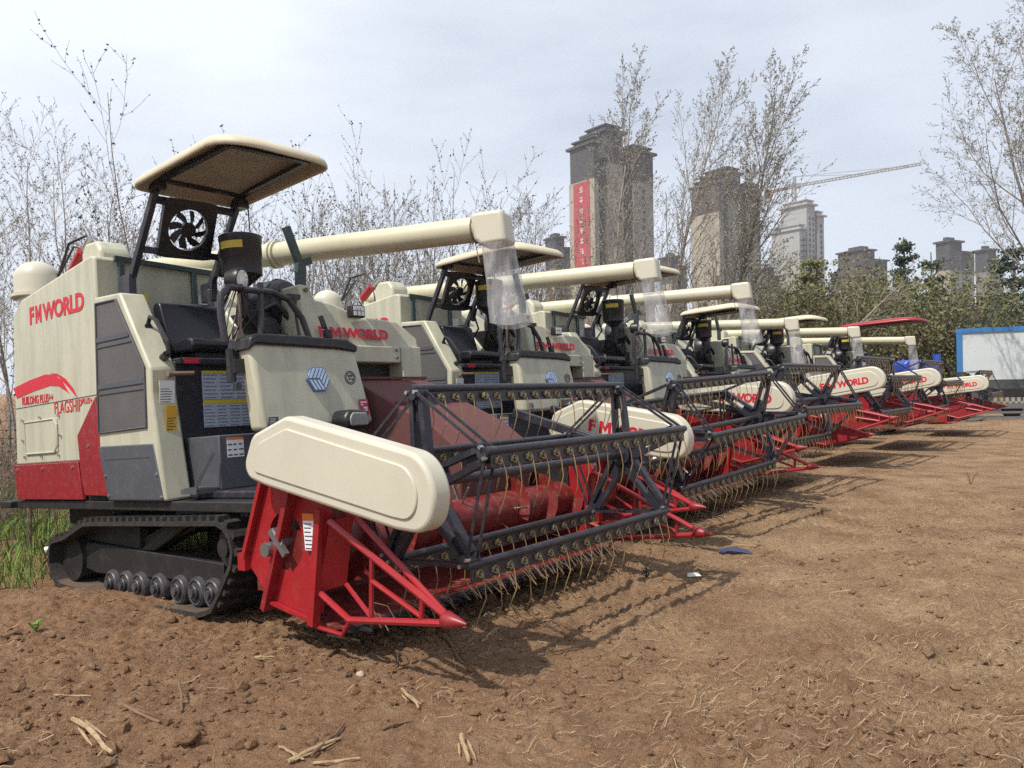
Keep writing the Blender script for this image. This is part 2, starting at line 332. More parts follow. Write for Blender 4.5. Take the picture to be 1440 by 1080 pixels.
def sticker(o, xd, yd, w, h, t=0.003):
    o = Vector(o); xd = Vector(xd).normalized(); yd = Vector(yd).normalized(); n = xd.cross(yd).normalized()
    mb = MB(); a = [o, o+xd*w, o+xd*w+yd*h, o+yd*h]
    return mb.add(a+[p+n*t for p in a], [(3, 2, 1, 0), (4, 5, 6, 7), (0, 1, 5, 4), (1, 2, 6, 5), (2, 3, 7, 6), (3, 0, 4, 7)])
def print_lines(o, xd, yd, w, h, rows, rng, t=0.003, cols=1):
    o = Vector(o); xd = Vector(xd).normalized(); yd = Vector(yd).normalized(); n = xd.cross(yd).normalized(); mb = MB()
    for c in range(cols):
        for i in range(rows):
            a = w/cols*(c+.08); L_ = w/cols*(.55+.3*rng.random()); y = h*(i+.3)/rows
            p = o+xd*a+yd*y+n*t; q = [p, p+xd*L_, p+xd*L_+yd*(h/rows*.28), p+yd*(h/rows*.28)]
            mb.add(q+[z+n*.0012 for z in q], [(4, 5, 6, 7), (0, 1, 5, 4), (1, 2, 6, 5), (2, 3, 7, 6), (3, 0, 4, 7)])
    return mb

# ------------------------------------------------------------------ ground
ROWN = Vector((-0.84, 0.54))         # direction pointing behind the row of machines
def sstep(a, b, x):
    t = max(0., min(1., (x-a)/(b-a))); return t*t*(3-2*t)
def ground_h(x, y, fine=True):
    s = x*ROWN.x+y*ROWN.y
    h = -0.11*sstep(4.5, 7.0, s)
    if fine:
        near = 1-sstep(11, 22, math.hypot(x, y))
        front = 1-sstep(2.6, 4.4, s)
        if near > 0:
            n1 = noise.noise((x*.55, y*.55, 1.3)); n2 = noise.noise((x*1.7, y*1.7, 4.1)); n3 = noise.noise((x*5.2, y*5.2, 7.7))
            rough = (0.35+0.65*sstep(-.25, .35, noise.noise((x*.38+3, y*.38, 9.))+.16-.05*x))
            n4 = abs(noise.noise((x*9.5, y*9.5, 2.2)))
            n5 = noise.noise((x*21, y*21, 5.5))
            r1 = max(0, noise.noise((x*3.1, y*3.1, 12.)))
            h += near*(0.3+.7*front)*(0.035*n1+0.024*n2+rough*(0.022*n3+0.034*(n4-.2)+0.020*n5+.05*r1*r1+.010*abs(noise.noise((x*34, y*34, 3.)))+.06*max(0, noise.noise((x*13, y*13, 6.))-.25)))
            if near > .25:
                wx, wy = x+.03*n3, y+.03*n4
                c1 = noise.voronoi(Vector((wx*11, wy*11, .3)))[0]; c2 = noise.voronoi(Vector((wx*25, wy*25, 3.3)))[0]
                h += near*(.25+.75*rough)*(.052*(.45-c1[0])*(.35+max(0, n3+.3))+.026*(.45-c2[0])+.035*min(.35, c1[1]-c1[0])*(n2+.5))
            # two crawler prints with cross bars, running along the front of the row
            for off in (-1.75, -3.0):
                q = x*ROWN.x+y*ROWN.y-(2.5+off)+.25*noise.noise((x*.3, y*.3, 21.)); w_ = math.exp(-(q/.22)**4)
                if w_ > .02:
                    al = x*.54+y*.84; k_ = .5+.5*noise.noise((x*.8, y*.8, 15.)); h += near*w_*k_*(-.022+.020*max(0, math.sin(al*44+q*6)))
            # berm of pushed-up soil beside the near track's rear end, shallow wheel rut in front of the headers
            d = math.hypot((x+3.55)/.75, (y-5.75)/.45); h += 0.10*math.exp(-d*d)*(1+.6*n3)
            u = (x-0.4)*.56+(y-3.9)*.83; v_ = -(x-.4)*.83+(y-3.9)*.56
            h -= 0.045*math.exp(-((v_+.15)/.28)**2)*sstep(-1.6, -.5, u)*(1-sstep(5, 9, u))*(1+.8*n3)
    return h
def axis(lo, hi, step, far):
    a = []; x = lo
    while x < hi: a.append(x); x += step
    a.append(hi); d = step*1.35; up = [hi]
    while up[-1] < far: up.append(up[-1]+d); d *= 1.16
    d = step*1.35; dn = [lo]
    while dn[-1] > -far: dn.append(dn[-1]-d); d *= 1.16
    return dn[:0:-1]+a+up[1:]
def make_ground():
    xs = axis(-3.9, 5.4, 0.018, 1600); ys = axis(2.75, 5.6, 0.016, 1600)
    ys = [y for y in ys if y <= 5.6]; d = .017
    while ys[-1] < 1600: ys.append(ys[-1]+d); d *= 1.012 if ys[-1] < 14 else 1.15
    nx = len(xs); v = []; f = []
    for y in ys:
        for x in xs: v.append((x, y, ground_h(x, y)))
    for j in range(len(ys)-1):
        for i in range(nx-1): f.append((j*nx+i, j*nx+i+1, (j+1)*nx+i+1, (j+1)*nx+i))
    mb = MB(); mb.v = v; mb.f = f
    g = build(mb, 'ground', 'soil', smooth=False, recalc=False)
    g.data.polygons.foreach_set('use_smooth', [True]*len(g.data.polygons))
    tag(g, 'red-brown turned farm soil in front of the harvesters', 'ground', kind='structure')
make_ground()

def ico(c, r, rng, sq=1.0):
    t = 1.618; vs = [(-1, t, 0), (1, t, 0), (-1, -t, 0), (1, -t, 0), (0, -1, t), (0, 1, t), (0, -1, -t), (0, 1, -t), (t, 0, -1), (t, 0, 1), (-t, 0, -1), (-t, 0, 1)]
    fs = [(0, 11, 5), (0, 5, 1), (0, 1, 7), (0, 7, 10), (0, 10, 11), (1, 5, 9), (5, 11, 4), (11, 10, 2), (10, 7, 6), (7, 1, 8), (3, 9, 4), (3, 4, 2), (3, 2, 6), (3, 6, 8), (3, 8, 9), (4, 9, 5), (2, 4, 11), (6, 2, 10), (8, 6, 7), (9, 8, 1)]
    a = rng.random()*6.28; ca, sa = math.cos(a), math.sin(a); sx, sy = .7+.6*rng.random(), .7+.6*rng.random()
    out = []
    for x, y, z in vs:
        k = r/1.9*(.75+.5*rng.random()); x, y, z = x*k*sx, y*k*sy, z*k*sq
        out.append((c[0]+x*ca-y*sa, c[1]+x*sa+y*ca, c[2]+z))
    return out, fs
def rand_front(rng, ymax=13):
    """a random spot on the bare ground the camera sees, denser close to it"""
    while True:
        y = 2.8*(ymax/2.8)**rng.random(); x = y*(-.72+1.44*rng.random())
        if x*ROWN.x+y*ROWN.y < 5.5: return x, y
def make_litter():
    rng = random.Random(5); mb = MB()
    for i in range(9000):
        x, y = rand_front(rng, 11)
        if noise.noise((x*.5+3, y*.5, 9.))-.06*x+.12 < rng.random()*.7-.35: continue
        r = .006+.020*rng.random()**3
        if rng.random() < .03: r = .024+.024*rng.random()
        vs, fs = ico((x, y, ground_h(x, y)+r*.15), r, rng, .75); mb.add(vs, fs)
    tag(build(mb, 'soil_clods', 'soil', smooth=False, recalc=False), 'loose crumbs and clods of brown soil strewn over the ground', 'soil clods', kind='stuff')
    mb = MB()
    for i in range(7000):
        x, y = rand_front(rng, 15)
        if noise.noise((x*.7, y*.7, 2.))+.25 < rng.random()*.8-.15: continue
        a = rng.gauss(.35, .8) if x > 0 else rng.random()*3.14
        Ln = .02+.10*rng.random()**2.2; wd = .0006+.0009*rng.random()
        if rng.random() < .05: Ln *= 1.7; wd *= 2.0
        dx, dy = math.cos(a)*Ln, math.sin(a)*Ln; bend = rng.gauss(0, .09)
        pts = []
        for k in range(3):
            t = k/2-.5; px = x+dx*t-dy*bend*(t*t); py = y+dy*t+dx*bend*(t*t)
            pts.append((px, py, ground_h(px, py)+.004+.005*k+.010*rng.random()))
        mb.tube(pts, wd, 3, caps=False)
    tag(build(mb, 'straw_litter', 'straw', smooth=False, recalc=False), 'pale broken straw scattered across the bare soil', 'straw', kind='stuff')
make_litter()


# ------------------------------------------------------------------ the combine harvester
ORGM = Vector((-2.9, 0.95, -0.83))
RB, WB = 0.52, 2.15                     # reel radius and length of its tine bars
BK = (0, -1, 0); FX = (1, 0, 0); UPZ = (0, 0, 1); LY = (0, 1, 0)
HEADER, BARS, SPIDERS, TUBE, TINES = set(), {}, set(), set(), []
def make_harvester():
    global ORG
    ORG = ORGM; rng = random.Random(3)
    root = empty('combine_harvester'); P = lambda mb, n, m, par=None, **k: build(mb, n, m, par or root, **k)
    # --- chassis
    c = MB(); c.box(-5.24, -1.25, -.2, 2.2, -.145, -.075); c.box(-5.24, -5.0, -.26, 2.2, -.14, -.08)
    c.box(-4.9, -1.6, .2, .3, -.34, -.15); c.box(-4.9, -1.6, 1.5, 1.6, -.34, -.15); c.bar((-3.3, .0, -.55), (-2.2, .0, -.2), .12, .14)
    c.box(-4.0, -3.8, .25, 1.6, -.5, -.35); c.box(-2.6, -2.4, .25, 1.6, -.5, -.35); c.box(-1.9, -1.3, .2, 1.6, -.35, -.15)
    P(c, 'chassis', 'chassis', bevel=.008)
    # --- tracks
    def track(y0, y1, side):
        path = [(-1.9, -.83), (-2.6, -.825), (-3.3, -.81), (-4.0, -.78)]
        for a in (255, 225, 195, 170, 140): path.append((-3.97+.24*math.cos(R_(a)), -.55+.24*math.sin(R_(a))))
        path += [(-3.9, -.36), (-3.52, -.235), (-2.9, -.22), (-2.2, -.205), (-1.6, -.19)]
        for a in (70, 35, 0, -35): path.append((-1.6+.185*math.cos(R_(a)), -.37+.185*math.sin(R_(a))))
        path += [(-1.6, -.66), (-1.72, -.79)]
        q = [];                                  # resample evenly
        n = len(path); seg = [((path[(i+1) % n][0]-path[i][0])**2+(path[(i+1) % n][1]-path[i][1])**2)**.5 for i in range(n)]
        tot = sum(seg); K = 62; acc = 0; i = 0
        for k in range(K):
            d = tot*k/K
            while acc+seg[i] < d: acc += seg[i]; i += 1
            t = (d-acc)/seg[i]; q.append((path[i][0]+(path[(i+1) % n][0]-path[i][0])*t, path[i][1]+(path[(i+1) % n][1]-path[i][1])*t))
        nr = []
        for k in range(K):
            a, b = q[k-1], q[(k+1) % K]; tx, tz = b[0]-a[0], b[1]-a[1]; l = math.hypot(tx, tz); nr.append((tz/l, -tx/l, tx/l, tz/l))
        # path runs rearward along the bottom, so outward = (-tz, tx) flipped
        inn = []
        cx, cz = -2.8, -.5
        for k in range(K):
            nx, nz = nr[k][0], nr[k][1]
            if (q[k][0]-cx)*nx+(q[k][1]-cz)*nz < 0: nx, nz = -nx, -nz
            nr[k] = (nx, nz, nr[k][2], nr[k][3]); inn.append((q[k][0]-nx*.03, q[k][1]-nz*.03))
        t_ = MB(); V = []
        for k in range(K): V += [(q[k][0], y0, q[k][1]), (q[k][0], y1, q[k][1]), (inn[k][0], y1, inn[k][1]), (inn[k][0], y0, inn[k][1])]
        F = []
        for k in range(K):
            a = k*4; b = ((k+1) % K)*4
            for j in range(4): F.append((a+j, a+(j+1) % 4, b+(j+1) % 4, b+j))
        t_.add(V, F)
        for k in range(0, K):
            nx, nz, tx, tz = nr[k]; p = q[k]
            if p[1] < -.77: continue
            for ya, yb, sh in ((y0+.01, (y0+y1)/2-.02, .0), ((y0+y1)/2+.02, y1-.01, .03)):
                a0 = Vector((p[0]+tx*sh, ya, p[1]+tz*sh)); hh = .034
                vv = []
                for y in (ya, yb):
                    for s_, e in ((-.024, 0), (.024, 0), (.016, hh), (-.016, hh)):
                        vv.append((p[0]+tx*(s_+sh)+nx*e, y, p[1]+tz*(s_+sh)+nz*e))
                t_.add(vv, [(3, 2, 1, 0), (4, 5, 6, 7), (0, 1, 5, 4), (1, 2, 6, 5), (2, 3, 7, 6), (3, 0, 4, 7)])
        tr = P(t_, 'crawler_track', 'rubber', ang=25)
        inner = MB()
        V = []; F = []
        ks = [k for k in range(K) if inn[k][1] < -.7]
        ks.sort(key=lambda k: inn[k][0])
        for k in ks: V += [(inn[k][0], y0+.012, inn[k][1]+.003), (inn[k][0], y1-.012, inn[k][1]+.003)]
        for i in range(len(ks)-1): F.append((2*i, 2*i+2, 2*i+3, 2*i+1))
        inner.add(V, F); P(inner, 'belt_face', 'belt_inner', tr, recalc=False)
        ym = (y0+y1)/2; yo = y0 if side < 0 else y1
        fr = MB(); fr.prism([(-3.75, -.42), (-1.75, -.49), (-1.75, -.62), (-3.6, -.66), (-3.95, -.6)], 'y', ym-.07, ym+.07)
        fr.prism([(-2.9, -.45), (-2.7, -.45), (-2.05, -.19), (-2.3, -.17)], 'y', ym-.05, ym+.05)
        fr.prism([(-4.0, -.40), (-2.95, -.45), (-2.95, -.28), (-3.6, -.26)], 'y', ym-.03, ym+.05)
        P(fr, 'track_frame', 'chassis', tr, bevel=.006)
        for x in (-3.30, -3.08, -2.86, -2.58, -2.29, -2.06, -1.86):
            z = -.688+.018*(x+1.84); w_ = MB()
            for ya, yb in ((ym-.10, ym-.02), (ym+.05, ym+.13)):
                w_.lathe([(.03, ya), (.098, ya), (.103, ya+.02), (.103, yb-.02), (.098, yb), (.03, yb)], (x, 0, z), LY, 18)
            w_.lathe([(.045, ym-.12), (.045, ym+.15), (.02, ym+.155)], (x, 0, z), LY, 12)
            w_.lathe([(.030, ym-.14), (.030, ym-.12), (.01, ym-.12)], (x, 0, z), LY, 8)
            w_.ring((x, ym-.101, z), LY, .082, .009, 18, 5); w_.ring((x, ym-.121, z), LY, .046, .006, 14, 5)
            P(w_, 'road_wheel', 'roller', tr)
        sp = MB(); sp.lathe([(.05, ym-.1), (.14, ym-.1), (.14, ym+.1), (.05, ym+.1)], (-1.6, 0, -.37), LY, 20)
        sp.lathe([(.06, ym-.16), (.06, ym+.16)], (-1.6, 0, -.37), LY, 12)
        P(sp, 'drive_sprocket', 'chassis', tr)
        idl = MB(); idl.lathe([(.05, ym-.1), (.19, ym-.1), (.19, ym+.1), (.05, ym+.1)], (-3.97, 0, -.55), LY, 22)
        P(idl, 'idler_wheel', 'chassis', tr)
    track(-.27, .13, -1); track(1.45, 1.85, 1)
    # --- engine housing (cream side with lettering)
    h = MB(); h.prism([(-4.98, .24), (-4.92, 1.60), (-4.72, 1.72), (-3.32, 1.86), (-3.25, 1.84), (-3.25, .24)], 'y', -.2, .86)
    ho = P(h, 'engine_housing', 'cream', bevel=.02)
    b_ = MB(); b_.box(-4.95, -3.3, -.17, .86, -.07, .24); P(b_, 'base_box', 'chassis', ho)
    r_ = MB(); r_.prism([(-4.985, .243), (-3.665, .243), (-3.60, -.065), (-4.935, -.065)], 'y', -.222, -.19)
    rs = P(r_, 'red_skirt', 'red_skirt', ho, bevel=.006)
    r_ = MB(); r_.prism([(-3.29, .74), (-3.64, .45), (-3.60, .1), (-3.55, -.03), (-3.14, -.035), (-3.235, .33)], 'y', -.226, -.19)
    P(r_, 'red_skirt', 'red_skirt', ho, bevel=.006)
    for x, z in ((-4.9, .2), (-4.35, .2), (-3.76, .2), (-3.45, .36)): P(MB().cyl((x, -.232, z), (x, -.22, z), .014, 8), 'screw', 'bolt', ho)
    # access panel with raised frame
    a = MB(); a.box(-4.73, -4.06, -.208, -.2, .335, .615); ap = P(a, 'access_panel', 'cream', ho, bevel=.006)
    a = MB(); x0, x1, z0, z1 = -4.73, -4.06, .335, .615
    a.tube([(x0, -.208, z0), (x1-.06, -.208, z0), (x1, -.208, z0+.06), (x1, -.208, z1-.05), (x1-.06, -.208, z1), (x0, -.208, z1), (x0, -.208, z0)], .009, 6)
    P(a, 'panel_rim', 'cream', ho)
    for x, z in ((-4.78, .64), (-4.4, .645), (-4.02, .64), (-4.0, .47), (-4.79, .46), (-4.76, .31), (-4.4, .31), (-4.05, .31)): P(MB().cyl((x, -.216, z), (x, -.2, z), .013, 8), 'screw', 'bolt', ho)
    a = MB(); a.box(-4.97, -3.3, -.2035, -.2, .752, .757); P(a, 'panel_seam', 'print_dark', ho)
    tl = MB(); td = (1, 0, -.022)
    for s, x, wd, sp_ in (('F', -4.53, .09, 1), ('M', -4.405, .12, 1), ('WORLD', -4.255, .80, .94)):
        q = text_or_m(s, (x, -.201, 1.468-(x+4.53)*.022), td, (0.02, 0, 1), wd, .155, off=.012 if s == 'M' else .035, space=sp_)
        tl.add(q.v, q.f)
    P(tl, 'lettering', 'red_paint_letter', ho, smooth=False)
    # red swoosh made of two bands
    def band(pts, t):
        mb = MB(); n = len(pts); top = [(x, z) for x, z, e in pts]; bot = [(x+e*.75, z-e) for x, z, e in pts]
        for i in range(n-1): mb.prism([bot[i], bot[i+1], top[i+1], top[i]], 'y', -.201-t, -.2)
        return mb
    sw = band([(-4.97, .945, .10), (-4.6, .985, .105), (-4.25, 1.005, .105), (-4.08, .985, .105), (-3.93, .92, .09), (-3.80, .80, .0)], .002)
    q = band([(-4.16, 1.005, .0), (-4.02, .99, .03), (-3.86, .93, .085), (-3.72, .835, .075), (-3.66, .765, .0)], .002); sw.add(q.v, q.f)
    P(sw, 'swoosh_decal', 'red_paint_letter', ho, smooth=False)
    tl = text_mb('RUILONG PLUS++', (-4.78, -.201, .775), td, (.02, 0, 1), .66, .075, off=.02); P(tl, 'lettering', 'red_paint_letter', ho, smooth=False)
    tl = text_mb('FLAGSHIP', (-4.10, -.201, .655), td, (.02, 0, 1), .52, .10, off=.0)
    q = text_mb('PLUS+', (-3.57, -.201, .70), td, (.03, 0, 1), .17, .045, off=.01); tl.add(q.v, q.f)
    P(tl, 'lettering', 'red_paint_letter', ho, smooth=False)
    # rear wall behind the seat: dark frame, oval, labels
    a = MB(); a.bar((-3.235, -.05, 1.84), (-3.235, .86, 1.80), .03, .04); a.bar((-3.235, .0, 1.2), (-3.235, .0, 1.82), .04, .04); a.bar((-3.235, .62, 1.2), (-3.235, .62, 1.82), .04, .04)
    P(a, 'wall_frame', 'teal_steel', ho)
    a = MB(); a.prism([(.33, 1.30), (.43, 1.30), (.43, 1.43)]+[(.38+.05*math.cos(R_(t)), 1.43+.05*math.sin(R_(t))) for t in (30, 60, 90, 120, 150)]+[(.33, 1.43)], 'x', -3.25, -3.243)
    P(a, 'wall_opening', 'print_dark', ho)
    a = sticker((-3.249, .12, 1.50), LY, UPZ, .1, .07); P(a, 'warning_label', 'sticker_yellow', ho)
    a = sticker((-3.249, .66, 1.50), LY, UPZ, .12, .10); P(a, 'warning_label', 'sticker_white', ho)
    # --- slanted door block in front of the radiator
    dz = MB(); out = [(-3.21, 1.503), (-2.79, 1.477), (-2.39, .874), (-2.40, .70), (-2.26, -.07), (-3.13, -.072), (-3.235, .35)]
    dz.prism(out, 'y', -.235, -.04); do = P(dz, 'radiator_door', 'cream', bevel=.018)
    g = MB(); gp = [(-3.165, 1.445), (-2.84, 1.43), (-2.46, .885), (-2.47, .458), (-3.215, .449)]
    g.prism(gp, 'y', -.241, -.225); gr = P(g, 'dust_screen', 'screen', do, bevel=.012)
    def xr(z): return -2.84+(1.43-z)/(1.43-.885)*.38 if z > .885 else -2.465
    g = MB()
    for z in (1.16, .80):
        g.bar((-3.18, -.243, z), (xr(z)-.01, -.243, z-.01), .012, .035); g.bar((-3.18, -.243, z-.055), (xr(z-.055)-.01, -.243, z-.065), .01, .012)
    pts = [(x, -.243, z) for x, z in gp]; g.tube(pts+[pts[0]], .010, 6)
    P(g, 'screen_ribs', 'slate', do)
    g = MB(); g.prism([(-3.25, .35), (-2.395, .338), (-2.285, -.066), (-3.12, -.068)], 'y', -.242, -.22)
    lp = P(g, 'lower_panel', 'slate', do, bevel=.012)
    P(MB().box(-3.14, -2.45, -.2445, -.24, .24, .246), 'panel_seam', 'print_dark', do)
    for x, z in ((-3.14, .12), (-3.1, -.03), (-2.36, .12), (-2.31, -.04)): P(MB().cyl((x, -.252, z), (x, -.24, z), .012, 8), 'screw', 'bolt', do)
    # grab handle
    g = MB(); g.tube([(-2.62, -.12, 1.20), (-2.58, -.12, 1.27), (-2.50, -.12, 1.24), (-2.36, -.11, 1.06), (-2.36, -.11, .98), (-2.42, -.11, .96)], .016, 8); g.cyl((-2.66, -.12, 1.19), (-2.60, -.12, 1.2), .03, 8); g.cyl((-2.44, -.11, .95), (-2.38, -.11, .97), .03, 8)
    P(g, 'grab_handle', 'plastic_black')
    g = MB(); g.cyl((-2.37, -.1, .83), (-2.33, .06, .83), .016, 8); g.cyl((-2.37, -.12, .83), (-2.37, -.09, .83), .024, 10); P(g, 'door_latch', 'rust_iron')
    a = sticker((-2.375, -.19, .62), (.0, 1, 0), (.09, 0, .9), .115, .16); y_ = P(a, 'warning_label', 'sticker_white')
    P(sticker((-2.368, -.19, .735), (.0, 1, 0), (.09, 0, .9), .115, .045, .004), 'label_header', 'sticker_yellow', y_)
    P(print_lines((-2.375, -.19, .62), (0, 1, 0), (.09, 0, .9), .115, .11, 6, rng), 'label_print', 'print_dark', y_)
    a = sticker((-2.35, -.165, .42), (.0, 1, 0), (.1, 0, .9), .08, .18); y_ = P(a, 'warning_label', 'sticker_amber')
    P(print_lines((-2.35, -.165, .42), (0, 1, 0), (.1, 0, .9), .08, .1, 5, rng), 'label_print', 'print_dark', y_)
    # --- operator platform
    g = MB(); g.box(-3.22, -2.42, -.04, 1.05, -.07, .93); g.box(-3.22, -2.36, -.03, 1.05, .9, .95); g.box(-2.42, -1.25, -.05, 1.0, -.075, -.02)
    pf = P(g, 'seat_box', 'navy', bevel=.012)
    o = (-2.418, .16, .52); g = sticker((-2.418, .17, .64), LY, UPZ, .42, .20); l1 = P(g, 'instruction_label', 'sticker_blue', pf)
    P(print_lines((-2.418, .17, .64), LY, UPZ, .42, .2, 7, rng, cols=3), 'label_print', 'print_blue', pf)
    g = sticker((-2.418, .17, .43), LY, UPZ, .42, .20); P(g, 'instruction_label', 'sticker_blue', pf)
    P(print_lines((-2.418, .17, .43), LY, UPZ, .42, .17, 7, rng, cols=4), 'label_print', 'print_blue', pf)
    g = sticker((-2.417, .17, .835), LY, UPZ, .42, .022, .004); q = sticker((-2.417, .17, .605), LY, UPZ, .42, .032, .004); g.add(q.v, q.f); P(g, 'label_header', 'sticker_yellow', pf)
    g = sticker((-2.358, .0, .905), LY, UPZ, .12, .04); P(g, 'warning_label', 'sticker_red', pf)
    # step box with gussets and serrated tread
    g = MB(); g.box(-2.4, -1.95, .0, .95, -.02, .36)
    g.box(-2.4, -1.5, -.1, .95, -.2, -.075)
    stp = P(g, 'step_box', 'slate', bevel=.01)
    g = MB(); g.box(-2.18, -1.98, -.17, .12, -.03, .0)
    for k in range(7): g.cyl((-2.165+k*.028, -.15, .0), (-2.165+k*.028, .1, .0), .011, 8)
    g.prism([(-2.2, .0), (-1.97, .0), (-1.97, .02)], 'y', -.17, -.16)
    for y in (-.165, .125): g.bar((-2.0, y, .01), (-1.945, y+.12, .24), .01, .025)
    P(g, 'step_tread', 'slate', stp)
    g = sticker((-1.949, .06, .20), LY, UPZ, .13, .14); P(g, 'instruction_label', 'sticker_white', stp)
    g = sticker((-1.948, .06, .322), LY, UPZ, .13, .018, .004); P(g, 'label_header', 'sticker_orange', stp)
    P(print_lines((-1.949, .06, .2), LY, UPZ, .13, .11, 3, rng, cols=3), 'label_print', 'print_dark', stp)
    # --- seat
    g = MB(); g.prism([(-2.86, .98), (-2.83, 1.02), (-2.40, 1.00), (-2.36, 1.04), (-2.37, 1.09), (-2.44, 1.11), (-2.80, 1.08), (-2.88, 1.06)], 'y', .08, .60)
    se = P(g, 'seat', 'seat_vinyl', bevel=.03, seg=3)
    g = MB(); g.prism([(-2.84, 1.05), (-2.72, 1.08), (-2.83, 1.42), (-2.87, 1.45), (-2.93, 1.44), (-2.95, 1.38)], 'y', .09, .60)
    P(g, 'backrest', 'seat_vinyl', bevel=.05, seg=4)
    g = MB()
    for z in (1.17, 1.27): g.tube([(-2.765-(z-1.1)*.31, .17, z), (-2.755-(z-1.1)*.31, .34, z), (-2.765-(z-1.1)*.31, .52, z)], .012, 6)
    P(g, 'backrest_ribs', 'seat_vinyl')
    g = MB(); g.box(-2.8, -2.45, .15, .52, .94, 1.0); P(g, 'seat_slide', 'plastic_black')
    # --- steering console
    g = MB(); g.prism([(.13, .985), (1.07, .975), (1.175, .375), (.175, .365)], 'x', [-1.88, -1.88, -1.84, -1.84], [-1.72, -1.72, -1.66, -1.66])
    co_ = P(g, 'console', 'cream', bevel=.035, seg=3)
    g = MB(); g.prism([(.11, .93), (.13, 1.02), (.19, 1.05), (.62, 1.05), (.66, 1.04), (.98, 1.035), (1.085, .985), (1.075, .935), (.9, .955), (.18, .975)], 'x', -1.98, -1.695)
    P(g, 'console_pad', 'plastic_black', co_, bevel=.015)
    # hexagon badge of three striped rhombi
    bc = Vector((-1.698, .672, .722)); sl = Vector((.1, 0, -1)).normalized(); upv = -sl
    g = MB(); hx = [(bc+LYV*(.105*math.cos(R_(t)))+upv*(.105*math.sin(R_(t)))) for t in (0, 60, 120, 180, 240, 300)]
    nx = Vector((1, 0, .1)).normalized()
    g.add([p-nx*.01 for p in hx]+[p+nx*.022 for p in hx], [tuple(range(6))[::-1], tuple(range(6, 12))]+[(i, (i+1) % 6, 6+(i+1) % 6, 6+i) for i in range(6)])
    bd = P(g, 'badge', 'badge_blue', co_, bevel=.004)
    g = MB()
    def H(t, r): return bc+LYV*(r*math.cos(R_(t)))+upv*(r*math.sin(R_(t)))+nx*.0225
    cen = H(0, 0)
    for a0, a2 in ((180, 60), (300, 60), (180, 300)):
        e1 = H(a0, .099)-cen; C = H(a2, .099)-cen
        for k in range(3):
            A, B = e1*(k*.33+.05), e1*(k*.33+.26)
            pts = [cen+A+C*.08, cen+B+C*.08, cen+B+C*.95, cen+A+C*.95]
            g.add(pts+[p+nx*.006 for p in pts], [(3, 2, 1, 0), (4, 5, 6, 7), (0, 1, 5, 4), (1, 2, 6, 5), (2, 3, 7, 6), (3, 0, 4, 7)])
    P(g, 'badge_stripes', 'badge_silver', co_)
    g = MB(); g.ring((-1.694, .985, .735), nx, .050, .004, 20, 4); g.ring((-1.694, .985, .735), nx, .038, .003, 18, 4)
    for y, z in ((.965, .75), (.99, .75), (.97, .725), (.998, .722)): g.box(-1.699, -1.691, y, y+.016, z-.008, z+.008)
    P(g, 'round_emblem', 'print_dark', co_)
    g = sticker((-1.658, 1.035, .445), LY, (-.1, 0, 1), .085, .12, .004); P(g, 'red_sticker', 'sticker_red', co_)
    g = MB()
    for y, z, w_, h_ in ((1.045, .535, .06, .010), (1.05, .515, .018, .012), (1.07, .49, .035, .014), (1.052, .468, .03, .010), (1.088, .47, .014, .03)): g.box(-1.664+(.5-z)*.1-.004, -1.656+(.5-z)*.1, y, y+w_, z, z+h_)
    P(g, 'sticker_print', 'sticker_white', co_)
    g = sticker((-1.652, .21, .388), LY, (-.05, 0, 1), .075, .07, .004); P(g, 'data_plate', 'print_dark', co_)
    P(print_lines((-1.651, .213, .392), LY, (-.05, 0, 1), .07, .06, 4, rng), 'plate_print', 'sticker_white', co_)
    # headlamp under the console
    g = MB(); g.prism([(.77, .34), (.98, .34), (1.0, .40), (.97, .475), (.80, .485), (.75, .42)], 'x', -1.72, -1.50); hl = P(g, 'headlamp', 'plastic_black', co_, bevel=.03, seg=3)
    g = MB(); g.prism([(.80, .36), (.96, .36), (.975, .40), (.95, .455), (.82, .46), (.79, .42)], 'x', -1.505, -1.488); P(g, 'lamp_lens', 'lamp_dim', co_, bevel=.012)
    # hinge parts on the console's outer edge
    g = MB(); g.cyl((-1.86, .07, .72), (-1.86, .07, .95), .032, 8); g.cyl((-1.82, .085, .66), (-1.82, .085, .71), .028, 8); g.box(-1.9, -1.80, .06, .14, .78, .88); P(g, 'console_hinge', 'plastic_black', co_)
    # rails round the console
    g = MB(); g.tube([(-1.85, .03, 1.0), (-1.85, .01, 1.18), (-1.86, .02, 1.32), (-1.87, .09, 1.39), (-1.87, .2, 1.40)], .026, 9)
    g.tube([(-1.85, .30, 1.0), (-1.87, .345, 1.2), (-1.88, .36, 1.45)], .022, 8)
    g.tube([(-1.87, .2, 1.385), (-1.87, .45, 1.385), (-1.86, .58, 1.34), (-1.84, .68, 1.2), (-1.83, .74, 1.02)], .024, 9)
    P(g, 'hand_rail', 'navy_rod')
    g = MB(); g.tube([(-1.9, .18, 1.02), (-1.92, .20, 1.2), (-1.9, .19, 1.36)], .014, 7); g.lathe([(.055, 1.0), (.05, 1.03), (.02, 1.09)], (-1.9, .18, 0), UPZ, 10)
    P(g, 'lamp_stalk', 'rust_iron')
    g = MB(); ax = Vector((.82, .42, -.10)); g.lathe([(.035, -.11), (.07, -.09), (.085, -.03), (.09, 0), (.086, .015)], (-1.9, .21, 1.46), ax, 18); wl = P(g, 'work_lamp', 'plastic_black')
    g = MB(); g.lathe([(.076, .010), (.07, .02), (.03, .028)], (-1.9, .21, 1.46), ax, 18); P(g, 'lamp_lens', 'lamp_glass', wl)
    g = MB()
